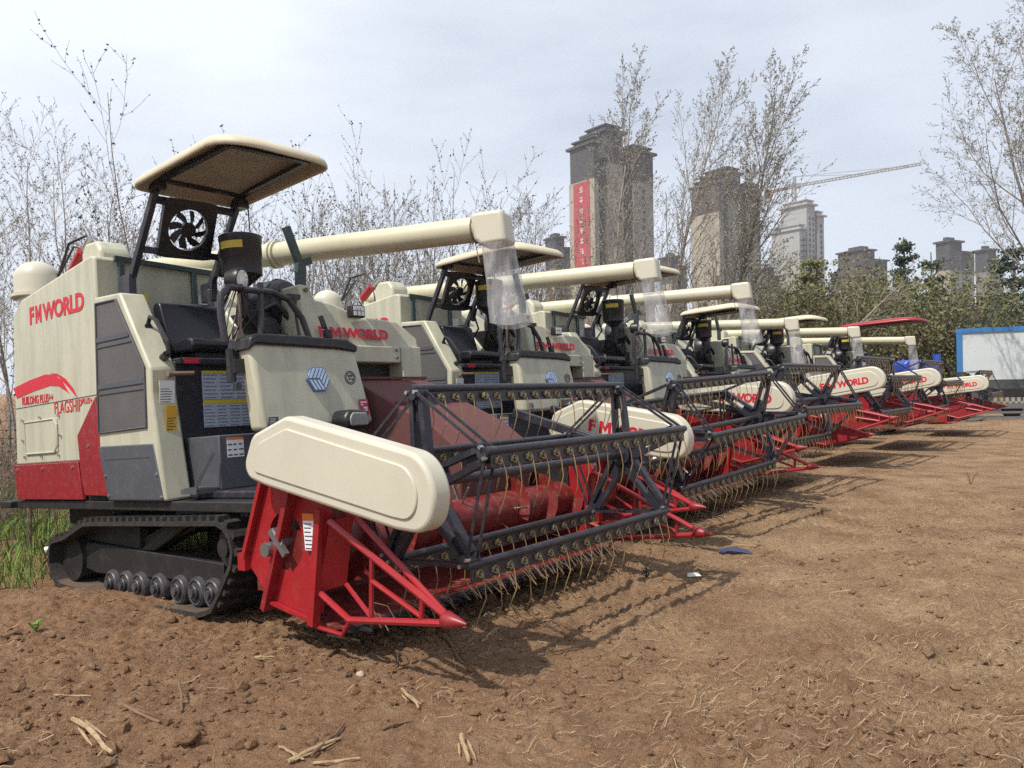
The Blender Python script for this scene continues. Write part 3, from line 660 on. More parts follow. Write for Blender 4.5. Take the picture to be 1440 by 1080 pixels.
    for k in range(5):
        a_, b__ = rng.random(), rng.random()
        g.tube([(-1.92, .16+.02*k, 1.38), (-1.93+.05*a_, .06+.06*k, 1.25-.05*b__), (-1.9, .03+.03*k, 1.03)], .006, 5)
    P(g, 'cables', 'plastic_black')
    # levers
    def lever(y, x, z1, lean, knob):
        g = MB(); g.tube([(x, y, 1.0), (x-.02, y+lean*.5, (1+z1)/2), (x-.03, y+lean, z1)], .011, 7); lv = P(g, 'control_lever', 'plastic_black')
        g = MB()
        if knob == 't': g.bar((x-.03, y+lean-.055, z1+.02), (x-.03, y+lean+.055, z1+.02), .035, .04); g.lathe([(.012, -.1), (.03, 0), (.03, .02)], (x-.03, y+lean, z1), UPZ, 8)
        else: g.bar((x-.03, y+lean, z1-.02), (x-.05, y+lean-.02, z1+.08), .03, .04); g.box(x-.05, x, y+lean-.01, y+lean+.045, z1-.1, z1-.03)
        P(g, 'lever_knob', 'plastic_black', lv, bevel=.006)
    lever(.70, -1.9, 1.36, -.02, 't'); lever(.99, -1.85, 1.16, -.07, 'n')
    # --- air filter canister, intake drum
    g = MB(); g.lathe([(.035, -.32), (.05, -.22), (.145, -.14), (.16, -.13), (.16, .0), (.166, .01), (.166, .14), (.172, .15), (.172, .19), (.15, .20), (.02, .205)], (-2.6, .685, 1.79), UPZ, 24)
    ca = P(g, 'air_canister', 'plastic_black')
    g = MB()
    for t in range(-60, 10, 10):
        a0, a1 = R_(t-38), R_(t-28)
        for r0 in (.1675,): g.add([(-2.6+r0*math.cos(a), .685+r0*math.sin(a), 1.79+z) for a, z in ((a0, .07), (a1, .07), (a1, .13), (a0, .13))], [(0, 1, 2, 3)])
    P(g, 'canister_label', 'sticker_yellow', ca, recalc=False)
    g = MB(); g.tube([(-2.6, .685, 1.5), (-2.62, .70, 1.35), (-2.7, .9, 1.2)], .04, 10); P(g, 'intake_pipe', 'plastic_black', ca)
    g = MB(); g.lathe([(.03, -.16), (.20, -.16), (.225, -.12), (.225, .10), (.2, .14), (.09, .15)], (-2.85, 1.17, 1.48), Vector((.9, .3, 0)), 26); g.ring((-2.80, 1.187, 1.48), Vector((.9, .3, 0)), .226, .012, 24, 5)
    P(g, 'intake_drum', 'navy')
    g = MB(); g.box(-3.2, -2.7, .9, 1.15, .95, 1.42); g.cyl((-2.72, .95, 1.25), (-2.62, .95, 1.25), .09, 12); g.box(-2.9, -2.6, .98, 1.1, 1.0, 1.2)
    g.tube([(-2.75, .95, 1.4), (-2.6, 1.0, 1.45), (-2.6, 1.15, 1.3), (-2.7, 1.2, 1.1)], .03, 8)
    P(g, 'engine_block', 'plastic_black', bevel=.02)
    # --- canopy and its fan frame
    def rr(x0, x1, y0, y1, r, n=5):
        q = []
        rb, rf = r
        for cx, cy, a0, r_ in ((x1-rf, y0+rf, -90, rf), (x1-rf, y1-rf, 0, rf), (x0+rb, y1-rb, 90, rb), (x0+rb, y0+rb, 180, rb)):
            for k in range(n+1): a = R_(a0+90*k/n); q.append((cx+r_*math.cos(a), cy+r_*math.sin(a)))
        return q
    g = MB(); base = rr(-2.70, -1.36, -.17, .76, (.12, .26)); cx, cy = -2.03, .295; n = len(base); V = []; zc = lambda x, y: 2.295
    rings = [(1.0, -.028), (1.0, .0), (.985, .022), (.93, .048), (.7, .085), (.35, .105)]
    def ztop(x): return .03*(x+2.0)-(.05*max(0, (x+1.75))**2*6)
    for sc_, dz_ in rings:
        for x, y in base: xx = cx+(x-cx)*sc_; V.append((xx, cy+(y-cy)*sc_, 2.295+dz_+ztop(xx)))
    F = [(k*n+i, k*n+(i+1) % n, (k+1)*n+(i+1) % n, (k+1)*n+i) for k in range(len(rings)-1) for i in range(n)]+[tuple((len(rings)-1)*n+i for i in range(n))]
    g.add(V, F); cn_ = P(g, 'canopy', 'canopy_cream', recalc=False, ang=50)
    md = cn_.modifiers.new('solid', 'SOLIDIFY'); md.thickness = .014; md.offset = -1
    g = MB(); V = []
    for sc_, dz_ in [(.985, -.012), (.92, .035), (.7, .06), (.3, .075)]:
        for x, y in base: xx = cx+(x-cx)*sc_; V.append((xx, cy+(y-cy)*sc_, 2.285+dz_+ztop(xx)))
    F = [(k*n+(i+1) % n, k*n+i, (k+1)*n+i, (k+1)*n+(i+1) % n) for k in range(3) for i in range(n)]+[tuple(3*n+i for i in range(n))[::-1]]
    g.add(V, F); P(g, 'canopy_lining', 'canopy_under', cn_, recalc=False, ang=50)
    g = MB()
    for p, q in (((-2.55, .0, 2.312), (-1.62, .0, 2.322)), ((-1.62, .0, 2.322), (-1.56, .60, 2.316)), ((-1.56, .60, 2.316), (-2.55, .68, 2.312)), ((-2.55, .0, 2.315), (-2.55, .72, 2.315))):
        g.bar(p, q, .045, .03)
    P(g, 'canopy_frame', 'navy', cn_)
    g = MB(); A0, A1 = Vector((-2.97, -.055, 1.60)), Vector((-2.62, .02, 2.33)); B0, B1 = Vector((-2.97, .62, 1.62)), Vector((-2.62, .72, 2.33))
    g.bar(A0, A1, .05, .045); g.bar(B0, B1, .05, .045)
    for t, hh in ((.82, .06), (.33, .05)): g.bar(A0.lerp(A1, t), B0.lerp(B1, t), .03, hh)
    g.box(-2.68, -2.55, -.03, .05, 2.25, 2.33); g.box(-2.68, -2.55, .66, .76, 2.22, 2.33)
    g.box(-3.1, -2.93, -.09, -.03, 1.5, 1.66); g.box(-3.1, -2.93, .6, .66, 1.5, 1.66)
    g.bar((-2.98, -.04, 1.2), (-2.97, -.05, 1.6), .05, .05); g.bar((-2.98, .61, 1.2), (-2.97, .62, 1.6), .05, .05)
    cf = P(g, 'canopy_post_frame', 'navy', bevel=.005)
    # fan: shroud plate with a round opening and blades
    fc = (A0.lerp(A1, .575)+B0.lerp(B1, .575))/2+Vector((0, -.01, 0)); ux = (B0-A0).normalized(); uz = (A1-A0); uz = (uz-ux*uz.dot(ux)).normalized(); un = ux.cross(uz)
    def FP(a, b, c=0): return fc+ux*a+uz*b+un*c
    g = MB(); K = 32; V = []; F = []; hw, hh, rad = .225, .235, .165
    for k in range(K):
        a = 2*math.pi*k/K; ca_, sa_ = math.cos(a), math.sin(a); m_ = max(abs(ca_)/hw, abs(sa_)/hh); ox, oz = ca_/m_, sa_/m_
        for c_ in (-.02, .02): V += [FP(ox, oz, c_), FP(rad*ca_, rad*sa_, c_)]
    for k in range(K):
        a, b = k*4, ((k+1) % K)*4
        F += [(a, b, b+1, a+1), (a+2, a+3, b+3, b+2), (a, a+2, b+2, b), (a+1, b+1, b+3, a+3)]
    g.add(V, F); fs = P(g, 'cooling_fan', 'plastic_black', ang=30)
    g = MB()
    for k in range(8):
        a = 2*math.pi*k/8; prev = None; V = []
        for i in range(5):
            r = .035+.122*i/4; aa = a+.55*(i/4)**1.3; wdt = .46-.12*(i/4)+.14*math.sin(i/4*3.14)
            V += [FP(r*math.cos(aa), r*math.sin(aa), -.012), FP(r*math.cos(aa+wdt), r*math.sin(aa+wdt), .012)]
        g.add(V, [(2*i, 2*i+2, 2*i+3, 2*i+1) for i in range(4)])
    g.cyl(FP(0, 0, -.02), FP(0, 0, .02), .06, 16)
    P(g, 'fan_blades', 'plastic_black', fs)
    g = MB()
    for r in (.06, .09, .12, .15): g.ring(FP(0, 0, .022), un, r, .0018, 24, 3)
    for k in range(16): a = 2*math.pi*k/16; g.tube([FP(.05*math.cos(a), .05*math.sin(a), .022), FP(.168*math.cos(a), .168*math.sin(a), .022)], .0016, 3)
    P(g, 'fan_guard', 'plastic_black', fs)
    g = MB(); g.cyl((-2.9, .66, 1.70), (-2.85, .67, 1.86), .045, 12); g.tube([(-2.88, .70, 1.75), (-2.86, .74, 1.6), (-2.95, .72, 1.48), (-3.05, .68, 1.42)], .012, 6)
    P(g, 'fan_motor', 'plastic_black')
    g = MB(); g.tube([(-2.55, .74, 2.3), (-2.55, .75, 1.95)], .006, 5); P(g, 'hanging_cord', 'plastic_black')
    # --- rear dome, cap and red cylinder on the roof
    g = MB(); g.lathe([(.16, -.5), (.16, -.02), (.225, -.02), (.225, .01), (.195, .015), (.195, .17)]+[(.195*math.cos(R_(t)), .17+.16*math.sin(R_(t))) for t in (15, 30, 45, 60, 75)]+[(.01, .335)], (-5.05, .07, 1.83), UPZ, 26)
    P(g, 'intake_dome', 'cream_clean')
    g = MB(); g.tube([(-4.95, .2, 1.95), (-4.75, .25, 2.3), (-4.5, .3, 2.33), (-4.35, .3, 2.2), (-4.2, .3, 2.1)], .013, 7); g.tube([(-4.9, .2, 2.0), (-4.65, .25, 2.25), (-4.35, .3, 2.15), (-4.3, .3, 1.85)], .010, 6)
    P(g, 'roof_hoses', 'plastic_black')
    g = MB(); g.prism([(-3.98, 1.74), (-3.62, 1.78), (-3.62, 2.0), (-3.70, 2.09), (-3.9, 2.1), (-3.98, 2.02)], 'y', .02, .28); P(g, 'roof_cap', 'cream', bevel=.03)
    g = MB(); g.cyl((-4.32, .1, 1.95), (-4.12, .1, 2.08), .05, 12); rc = P(g, 'roof_cylinder', 'red')
    g = MB(); g.cyl((-4.12, .1, 2.08), (-3.98, .1, 2.17), .025, 10); P(g, 'cylinder_rod', 'chrome', rc)
    # --- grain tank roof and thresher body on the left
    g = MB(); g.prism([(-4.95, .3), (-4.95, 1.60), (-4.5, 1.75), (-3.4, 1.70), (-2.9, 1.15), (-2.9, .3)], 'y', .88, 2.2); P(g, 'grain_tank', 'cream', bevel=.03)
    g = MB(); g.box(-4.95, -2.3, 1.0, 2.3, -.07, .3); P(g, 'thresher_base', 'chassis')
    g = MB(); g.prism([(1.10, .93), (1.10, 1.60), (1.21, 1.60), (1.25, 1.47), (1.42, 1.455), (1.60, 1.39), (1.72, 1.345), (2.14, 1.33), (2.345, 1.16), (2.345, .95)], 'x', -3.0, [-2.3, -2.42, -2.42, -2.40, -2.40, -2.38, -2.37, -2.36, -2.3, -2.28])
    th = P(g, 'thresher_hood', 'cream', bevel=.02)
    g = MB(); g.box(-2.98, -2.275, 1.1, 2.09, .925, 1.075); g.box(-2.98, -2.27, 2.10, 2.35, .30, 1.08); P(g, 'hood_front', 'cream', th, bevel=.012)
    g = MB(); g.box(-2.7, -2.45, 1.1, 2.1, .25, .925); P(g, 'hood_opening', 'chassis', th)
    tl = MB()
    for s, y, wd in (('F', 1.187, .07), ('M', 1.305, .12), ('WORLD', 1.44, .53)):
        q = text_or_m(s, (-2.297+.0, y, 1.135), (0, 1, 0), (-.16, 0, 1), wd, .095, off=.018 if s == 'M' else .05, space=.92, depth=.004); tl.add([(x+.006, y_, z) for x, y_, z in q.v], q.f)
    P(tl, 'lettering', 'red_paint_letter', th, smooth=False)
    g = MB(); g.box(-2.36, -2.28, 1.55, 1.70, 1.325, 1.435); wl = P(g, 'work_lamp', 'plastic_black', th, bevel=.012)
    g = MB()
    for i in range(3):
        for j in range(2): g.box(-2.285, -2.274, 1.565+i*.042, 1.598+i*.042, 1.34+j*.045, 1.378+j*.045)
    P(g, 'lamp_lens', 'lamp_glass', th)
    for y, z in ((1.155, 1.55), (1.14, 1.25)): P(MB().cyl((-2.42, y, z), (-2.38, y, z), .018, 8), 'bolt', 'rust_iron', th)
    for z in (1.04, .97): P(MB().cyl((-2.28, 2.04, z), (-2.262, 2.04, z), .013, 8), 'bolt', 'rust_iron', th)
    # --- tube support fork
    g = MB(); g.bar((-2.5, 1.18, 1.50), (-2.5, 1.19, 1.80), .09, .05, up=(1, 0, 0)); g.bar((-2.5, 1.19, 1.78), (-2.49, 1.06, 2.10), .07, .045, up=(1, 0, 0)); g.bar((-2.5, 1.2, 1.80), (-2.5, 1.30, 1.84), .07, .045, up=(1, 0, 0))
    P(g, 'tube_support', 'teal_steel', bevel=.006)
    # --- discharge tube
    T0, T1 = Vector((-4.9, .705, 2.07)), Vector((-1.06, 1.89, 1.895)); tdv = (T1-T0).normalized()
    g = MB(); g.tube([T0, T0+tdv*1.0, T0+tdv*2.0, T1], .105, 24); tb = P(g, 'discharge_tube', 'cream_tube'); TUBE.add(tb.name)
    g = MB(); g.tube([T0+Vector((0, 0, -.6)), T0+Vector((0, 0, -.1)), T0, T0+tdv*.15], .11, 18); P(g, 'tube_riser', 'cream_tube')
    j = T0.lerp(T1, .50); g = MB()
    g.lathe([(.106, -.035), (.128, -.03), (.128, -.012), (.11, -.008), (.11, .008), (.128, .012), (.128, .03), (.106, .035)], j, tdv, 24); TUBE.add(P(g, 'tube_flange', 'cream_tube').name)
    g = MB(); pp = [T1+tdv*-.06, T1+tdv*.02]
    sd = Vector((-tdv.y, tdv.x, 0)).normalized()
    # square-shouldered elbow: box section that turns downward
    g = MB(); w2 = .118
    def EP(a, s_, z): return T1+tdv*a+sd*s_*w2+Vector((0, 0, z))
    prof = [(-.02, .110), (.18, .118), (.265, .116), (.272, .0), (.285, -.15), (.055, -.165), (.03, -.13), (.0, -.114)]
    g.add([EP(a, -1, z) for a, z in prof]+[EP(a, 1, z) for a, z in prof], [tuple(range(8))[::-1], tuple(range(8, 16))]+[(i, (i+1) % 8, 8+(i+1) % 8, 8+i) for i in range(8)])
    el = P(g, 'tube_elbow', 'cream_clean', bevel=.035, seg=4); TUBE.add(el.name)
    g = MB(); g.ring(T1+tdv*-.02, tdv, .112, .006, 24, 5); g.tube([T1+tdv*-.02+Vector((0, 0, -.11))+sd*-.03, T1+tdv*.04+Vector((0, 0, -.3))+sd*-.11], .005, 5)
    TUBE.add(P(g, 'elbow_strap', 'rust_iron').name)
    g = MB(); rows = 15; K = 26; V = []; F = []
    for i in range(rows+1):
        t = i/rows
        for k in range(K):
            a = 2*math.pi*k/K; ca_, sa_ = math.cos(a), math.sin(a)
            e = (abs(ca_)**5+abs(sa_)**5)**(-1/5)
            fold = (1+.05*math.sin(k*2.4+t*3)*t+.05*noise.noise((k*.9, t*4, 1.)))
            hx_, hy_ = .118+.03*t-.01*math.sin(t*3), .122+.045*t
            V.append(EP(.17, 0, -.145-t*.66)+tdv*(hx_*ca_*e*fold+.06*t)+sd*(hy_*sa_*e*fold)+Vector((0, 0, .02*math.sin(a*2+1)*t)))
    F = [(i*K+k, i*K+(k+1) % K, (i+1)*K+(k+1) % K, (i+1)*K+k) for i in range(rows) for k in range(K)]
    g.add(V, F); TUBE.add(P(g, 'chute_bag', 'clear_film', ang=80).name)
    # --- feeder house
    g = MB(); g.prism([(-2.45, .70), (-1.93, .74), (-1.05, .31), (-.80, .12), (-.85, -.45), (-2.45, -.25)], 'y', 1.21, 2.04); fe = P(g, 'feeder_house', 'red_dusty', bevel=.015)
    g = MB(); g.bar((-1.93, 1.21, .752), (-1.93, 2.04, .752), .05, .02); g.bar((-1.45, 1.22, .515), (-1.45, 2.03, .515), .03, .02); P(g, 'feeder_rib', 'red_dusty', fe)
    # --- header: trough, plates, dividers, auger, cutter bar
    yn, yf = -.25, 2.42
    g = MB(); prof = [(-1.05, .05), (-1.10, .05), (-1.13, -.5), (-1.0, -.70), (-.55, -.78), (-.40, -.755), (-.40, -.74), (-.55, -.75), (-.93, -.66), (-1.06, -.45)]
    g.prism(prof, 'y', yn+.02, yf-.02); g.box(-1.12, -1.02, yn, yf, .05, .12); g.box(-1.2, -1.12, yn, yf, -.6, -.5)
    tr = P(g, 'header', 'red_auger', bevel=.004); HEADER.add(tr.name)
    for y0, y1, s_ in ((yn-.015, yn+.02, -1), (yf-.02, yf+.015, 1)):
        g = MB(); pr = [(-1.02, .10), (-.60, .06), (-.46, -.10), (-.612, -.725), (-.87, -.67), (-1.04, -.635), (-1.26, -.44)]
        hc = (-.865, -.29); K = 32; V = []; F = []
        # plate with an oval hole: ring of quads between outline samples and oval
        n = len(pr); outl = []
        for k in range(K):
            a = 2*math.pi*k/K; d = (math.cos(a), math.sin(a)); best = None
            for i in range(n):
                p, q = pr[i], pr[(i+1) % n]; ex, ez = q[0]-p[0], q[1]-p[1]; den = d[0]*ez-d[1]*ex
                if abs(den) < 1e-9: continue
                t = ((p[0]-hc[0])*ez-(p[1]-hc[1])*ex)/den; u = ((p[0]-hc[0])*d[1]-(p[1]-hc[1])*d[0])/den
                if t > 0 and -1e-6 <= u <= 1+1e-6 and (best is None or t < best): best = t
            outl.append((hc[0]+d[0]*best, hc[1]+d[1]*best, hc[0]+d[0]*.165, hc[1]+d[1]*.168))
        for ox, oz, ix, iz in outl:
            for y in (y0, y1): V += [(ox, y, oz), (ix, y, iz)]
        for k in range(K):
            a, b = k*4, ((k+1) % K)*4; F += [(a, b, b+1, a+1), (a+2, a+3, b+3, b+2), (a, a+2, b+2, b), (a+1, b+1, b+3, a+3)]
        g.add(V, F)
        ys = y0-.02 if s_ < 0 else y1+.02
        g.bar((-1.01, ys, .10), (-1.26, ys, -.40), .045, .03); g.bar((-.50, ys, -.10), (-.63, ys, -.745), .05, .05)
        g.box(-1.31, -1.235, min(ys-.02, ys+.02), max(ys-.02, ys+.02), -.475, -.37); g.bar((-1.05, ys, -.64), (-.62, ys, -.725), .03, .02)
        sp_ = P(g, 'side_plate', 'red', ang=25); HEADER.add(sp_.name)
        g = MB(); g.bar((-.72, ys-.012*s_*-1, .03), (-1.06, ys, -.69), .075, .04); P(g, 'plate_brace', 'red_skirt', sp_)
        g = MB(); g.cyl((-.86, y0+.1*-s_, -.29), (-.86, ys+.03*s_, -.29), .03, 10); g.bar((-.86, ys+.02*s_, -.29), (-.93, ys+.02*s_, -.23), .03, .06); g.bar((-.93, ys+.03*s_, -.22), (-.80, ys+.03*s_, -.36), .03, .035); g.cyl((-.95, ys+.0*s_, -.33), (-.95, ys+.07*s_, -.33), .042, 12)
        P(g, 'shaft_lever', 'steel_rod', sp_)
        yb = y1+.012 if s_ < 0 else y0-.012
        g = MB(); g.box(-1.02, -.70, yb-.006, yb+.006, -.48, -.10); P(g, 'hole_shade_plate', 'chassis', sp_)  # added dark plate standing in for the deep shade inside the hole
        if s_ < 0:
            q = sticker((-.66, ys+.003, -.33), FX, (-.05, 0, 1), .10, .20, .003); lb = P(q, 'warning_label', 'sticker_white', sp_)
            q = sticker((-.668, ys+.002, -.165), FX, (-.05, 0, 1), .10, .04, .003); P(q, 'label_header', 'sticker_orange', sp_)
            q = print_lines((-.66, ys+.003, -.33), FX, (-.05, 0, 1), .10, .16, 7, rng); P(q, 'label_print', 'print_dark', sp_)
        # divider frame of welded tubes ending in a cone
        yd = y0-.005 if s_ < 0 else y1+.005; yi = yd+.13*-s_; g = MB()
        tip = Vector((.41, yd, -.615)); top = Vector((-.45, yd, -.17))
        lo = Vector((-.33, yd, -.69))
        g.tube([top, tip], .019, 8); g.tube([Vector((-.40, yi, -.15)), tip], .017, 8); g.tube([Vector((-.58, yd, -.56)), lo, tip+Vector((0, 0, -.02))], .019, 8)
        g.tube([Vector((-.12, yd, -.335)), Vector((-.155, yd, -.665))], .014, 7); g.tube([Vector((.235, yd, -.52)), Vector((.215, yd, -.635))], .014, 7)
        g.tube([Vector((-.50, yi, -.54)), Vector((-.2, yi*.3+yd*.7, -.672))], .014, 7); g.tube([Vector((-.13, yd, -.47)), Vector((.215, yd, -.62))], .014, 7)
        g.tube([Vector((-.62, yd, -.755)), Vector((-.40, yd, -.775)), lo], .012, 7)
        V = [top, Vector((-.58, yd, -.56)), Vector((-.50, yi, -.54)), Vector((-.40, yi, -.15))]; g.add(V, [(0, 1, 2, 3)])
        dv = P(g, 'divider', 'red', recalc=True); HEADER.add(dv.name)
        g = MB(); g.lathe([(.035, -.02), (.045, 0), (.03, .06), (.006, .125)], tip+Vector((-.02, 0, -.005)), Vector((1, 0, -.08)), 14); P(g, 'divider_tip', 'red_skirt', dv, ang=70)
    g = MB(); g.cyl((-.80, yn, -.36), (-.80, yf, -.36), .14, 20); au = P(g, 'auger', 'red_auger'); HEADER.add(au.name)
    g = MB()
    for y0, y1, sg in ((yn+.03, 1.05, 1), (yf-.03, 1.65, -1)):
        n = 44; V = []; F = []; turns = abs(y1-y0)/.36
        for i in range(n+1):
            t = i/n; a = sg*2*math.pi*turns*t; y = y0+(y1-y0)*t
            for r in (.135, .235): V.append((-.80+r*math.cos(a), y, -.36+r*math.sin(a)))
        g.add(V, [(2*i, 2*i+1, 2*i+3, 2*i+2) for i in range(n)])
    P(g, 'auger_flight', 'red_auger', au, recalc=False)
    g = MB()
    for i in range(7):
        y = 1.1+i*.085; a = 1.0+i*.9; g.cyl((-.8, y, -.36), (-.8+.27*math.cos(a), y, -.36+.27*math.sin(a)), .009, 6)
    P(g, 'auger_fingers', 'chrome', au)
    g = MB()
    for k in range(3): y = .62+.14*k; g.lathe([(.028, 0), (.022, .03), (.008, .05)], (-.66, y, -.29), Vector((1, 0, .4)), 8); g.bar((-.655, y, -.30), (-.645, y+.02, -.36), .02, .015)
    P(g, 'auger_clips', 'plastic_white', au)
    g = MB(); g.box(-.42, -.36, yn+.03, yf-.03, -.775, -.745)
    for k in range(36):
        y = yn+.08+k*(yf-yn-.16)/35; g.prism([(-.38, y-.018), (-.38, y+.018), (-.27, y+.004), (-.27, y-.004)], 'z', -.77, -.755)
    cb = P(g, 'cutter_bar', 'chassis'); HEADER.add(cb.name)
    # dark straw brushed over the knife
    g = MB()
    for k in range(64):
        y = yn+.1+rng.random()*(yf-yn-.2); x = -.33+.1*rng.random(); a = rng.gauss(0, .5)
        g.tube([(x-.12, y, -.70+.04*rng.random()), (x, y+.03*a, -.69+.02*rng.random()), (x+.06+.06*rng.random(), y+.08*a, -.74-.05*rng.random())], .003, 3, caps=False)
    HEADER.add(P(g, 'caught_straw', 'stalk_dark', cb and None, smooth=False).name)
    # --- belt cover
    for yo, yi, big in ((-.43, -.305, True),):
        outl = round_poly([(-1.03, .11), (-.90, .335), (-.57, .425), (.44, .18), (.535, .01), (.46, -.195), (.25, -.175), (-.80, .045)], [.09, .10, .14, .20, .22, .16, .3, .3], 8)
        inn = round_poly([(-.92, .135), (-.83, .285), (-.56, .355), (.36, .125), (.43, .0), (.37, -.13), (.23, -.11), (-.72, .09)], [.05, .05, .09, .14, .16, .12, .2, .2], 8)
        g = MB(); g.prism(outl, 'y', yo, yi); bc_ = P(g, 'belt_cover', 'cream_clean', bevel=.022, seg=3); HEADER.add(bc_.name)
        g2 = MB(); g2.prism(inn, 'y', yo-.010, yo+.01)
        P(g2, 'cover_panel', 'cream_clean', bc_, bevel=.006)
    # --- reel arms (one each side), shaft, spiders, tine bars
    for y in (-.13, 2.30):
        g = MB(); g.bar((-1.15, y, .38), (-.1, y, .03), .05, .07); g.bar((-.45, y, .12), (.12, y, -.05), .06, .05); g.bar((-1.1, y, .1), (-.55, y, .16), .035, .035)
        HEADER.add(P(g, 'reel_arm', 'navy', bevel=.005).name)
    g = MB(); g.cyl((0, -.1, 0), (0, 2.25, 0), .028, 14); HEADER.add(P(g, 'reel_shaft', 'navy_rod').name)
    ph0 = 1.5756
    for y in (.03, 2.12):
        g = MB(); g.cyl((0, y-.04, 0), (0, y+.04, 0), .075, 16)
        for k in range(5):
            a = ph0-k*2*math.pi/5; d = Vector((math.cos(a), 0, math.sin(a))); e = Vector((-d.z, 0, d.x))
            for s_ in (-1, 1): g.bar(Vector((0, y, 0))+d*.05+e*.050*s_, Vector((0, y, 0))+d*.47+e*.034*s_, .055, .032, up=e)
            g.bar(Vector((0, y, 0))+d*.34, Vector((0, y, 0))+d*.50, .012, .07, up=e); g.bar(Vector((0, y, 0))+d*.06, Vector((0, y, 0))+d*.2, .012, .09, up=e)
            g.cyl(Vector((0, y-.05, 0))+d*.49, Vector((0, y+.05, 0))+d*.49, .034, 10)
        s0 = P(g, 'reel_spider', 'navy', ang=30); SPIDERS.add(s0.name)
        g = MB()
        for k in range(5):
            a = ph0-k*2*math.pi/5; b = a-2*math.pi/5; p = Vector((RB*math.cos(a), 0, RB*math.sin(a))); q = Vector((RB*math.cos(b), 0, RB*math.sin(b)))
            for dy in (-.05, .03): g.bar(p+Vector((0, y+dy, 0)), q+Vector((0, y+dy, 0)), .006, .018)
        P(g, 'stay_rods', 'navy_rod', s0)
        for k in range(5):
            a = ph0-k*2*math.pi/5; d = Vector((math.cos(a), 0, math.sin(a))); e = Vector((-d.z, 0, d.x))
            for s_ in (-.03, .03): P(MB().cyl(Vector((0, y-.066, 0))+d*.50+e*s_, Vector((0, y-.04, 0))+d*.50+e*s_, .011, 7), 'bolt', 'bolt', s0)
    for k in range(5):
        g = MB(); g.cyl((0, -.02, 0), (0, WB+.02, 0), .022, 12); g.box(-.006, .006, .01, WB-.01, -.085, -.018)
        tb = P(g, 'tine_bar', 'navy_rod', org=(0, 0, 0)); BARS[tb.name] = k
        n = 17
        for i in range(n):
            y = .07+i*(WB-.14)/(n-1)
            if len(TINES) < 6:
                g = MB(); g.ring((.014, 0, -.052), FX, .019, .0065, 12, 5); g.cyl((.004, 0, -.052), (.024, 0, -.052), .010, 8); g.bar((.01, -.035, -.048), (.01, -.018, -.05), .012, .03)
                nc = len(g.f); j1, j2 = rng.gauss(0, .008), rng.gauss(0, .016)
                g.tube([(.018, .018, -.06), (.03, .02+j1, -.11), (.036, .018+j1, -.18), (.02, .012+j2, -.25), (-.012, .004+j2, -.325)], [.0034, .0034, .0032, .003, .0024], 5)
                t_ = P(g, 'spring_tine', 'coil', tb, org=(0, 0, 0)); t_.data.materials.append(MATS['tine'])
                for p in t_.data.polygons[nc:]: p.material_index = 1
                TINES.append(t_)
            else:
                t_ = TINES[rng.randrange(len(TINES))].copy(); COL.objects.link(t_); t_.parent = tb
            t_.location = (0, y, 0); t_.rotation_euler = (0, rng.gauss(0, .05), 0)
    ORG = Vector((0, 0, 0))
    return root
LYV = Vector((0, 1, 0))
proto = make_harvester()
tag(proto, 'nearest combine harvester at the left, with a plain unlettered belt cover', 'combine harvester', 'combine harvesters parked in a row')

# ---- lettering for the belt covers of the other machines
def cover_lettering(parent, big=False):
    global ORG
    ORG = ORGM; tl = MB(); d = Vector((1, 0, -.245)).normalized(); up = Vector((.245, 0, 1)).normalized()
    o = Vector((-.50, -.4375, .13))
    for s, x, wd in (('F', 0, .075), ('M', .12, .13), ('WORLD', .28, .50)):
        q = text_or_m(s, o+d*x, d, up, wd, .115, off=.018 if s == 'M' else .05, space=.92, depth=.004); tl.add(q.v, q.f)
    ob = build(tl, 'lettering', 'red_paint_letter', parent, smooth=False); ORG = Vector((0, 0, 0)); return ob
LETTER = None

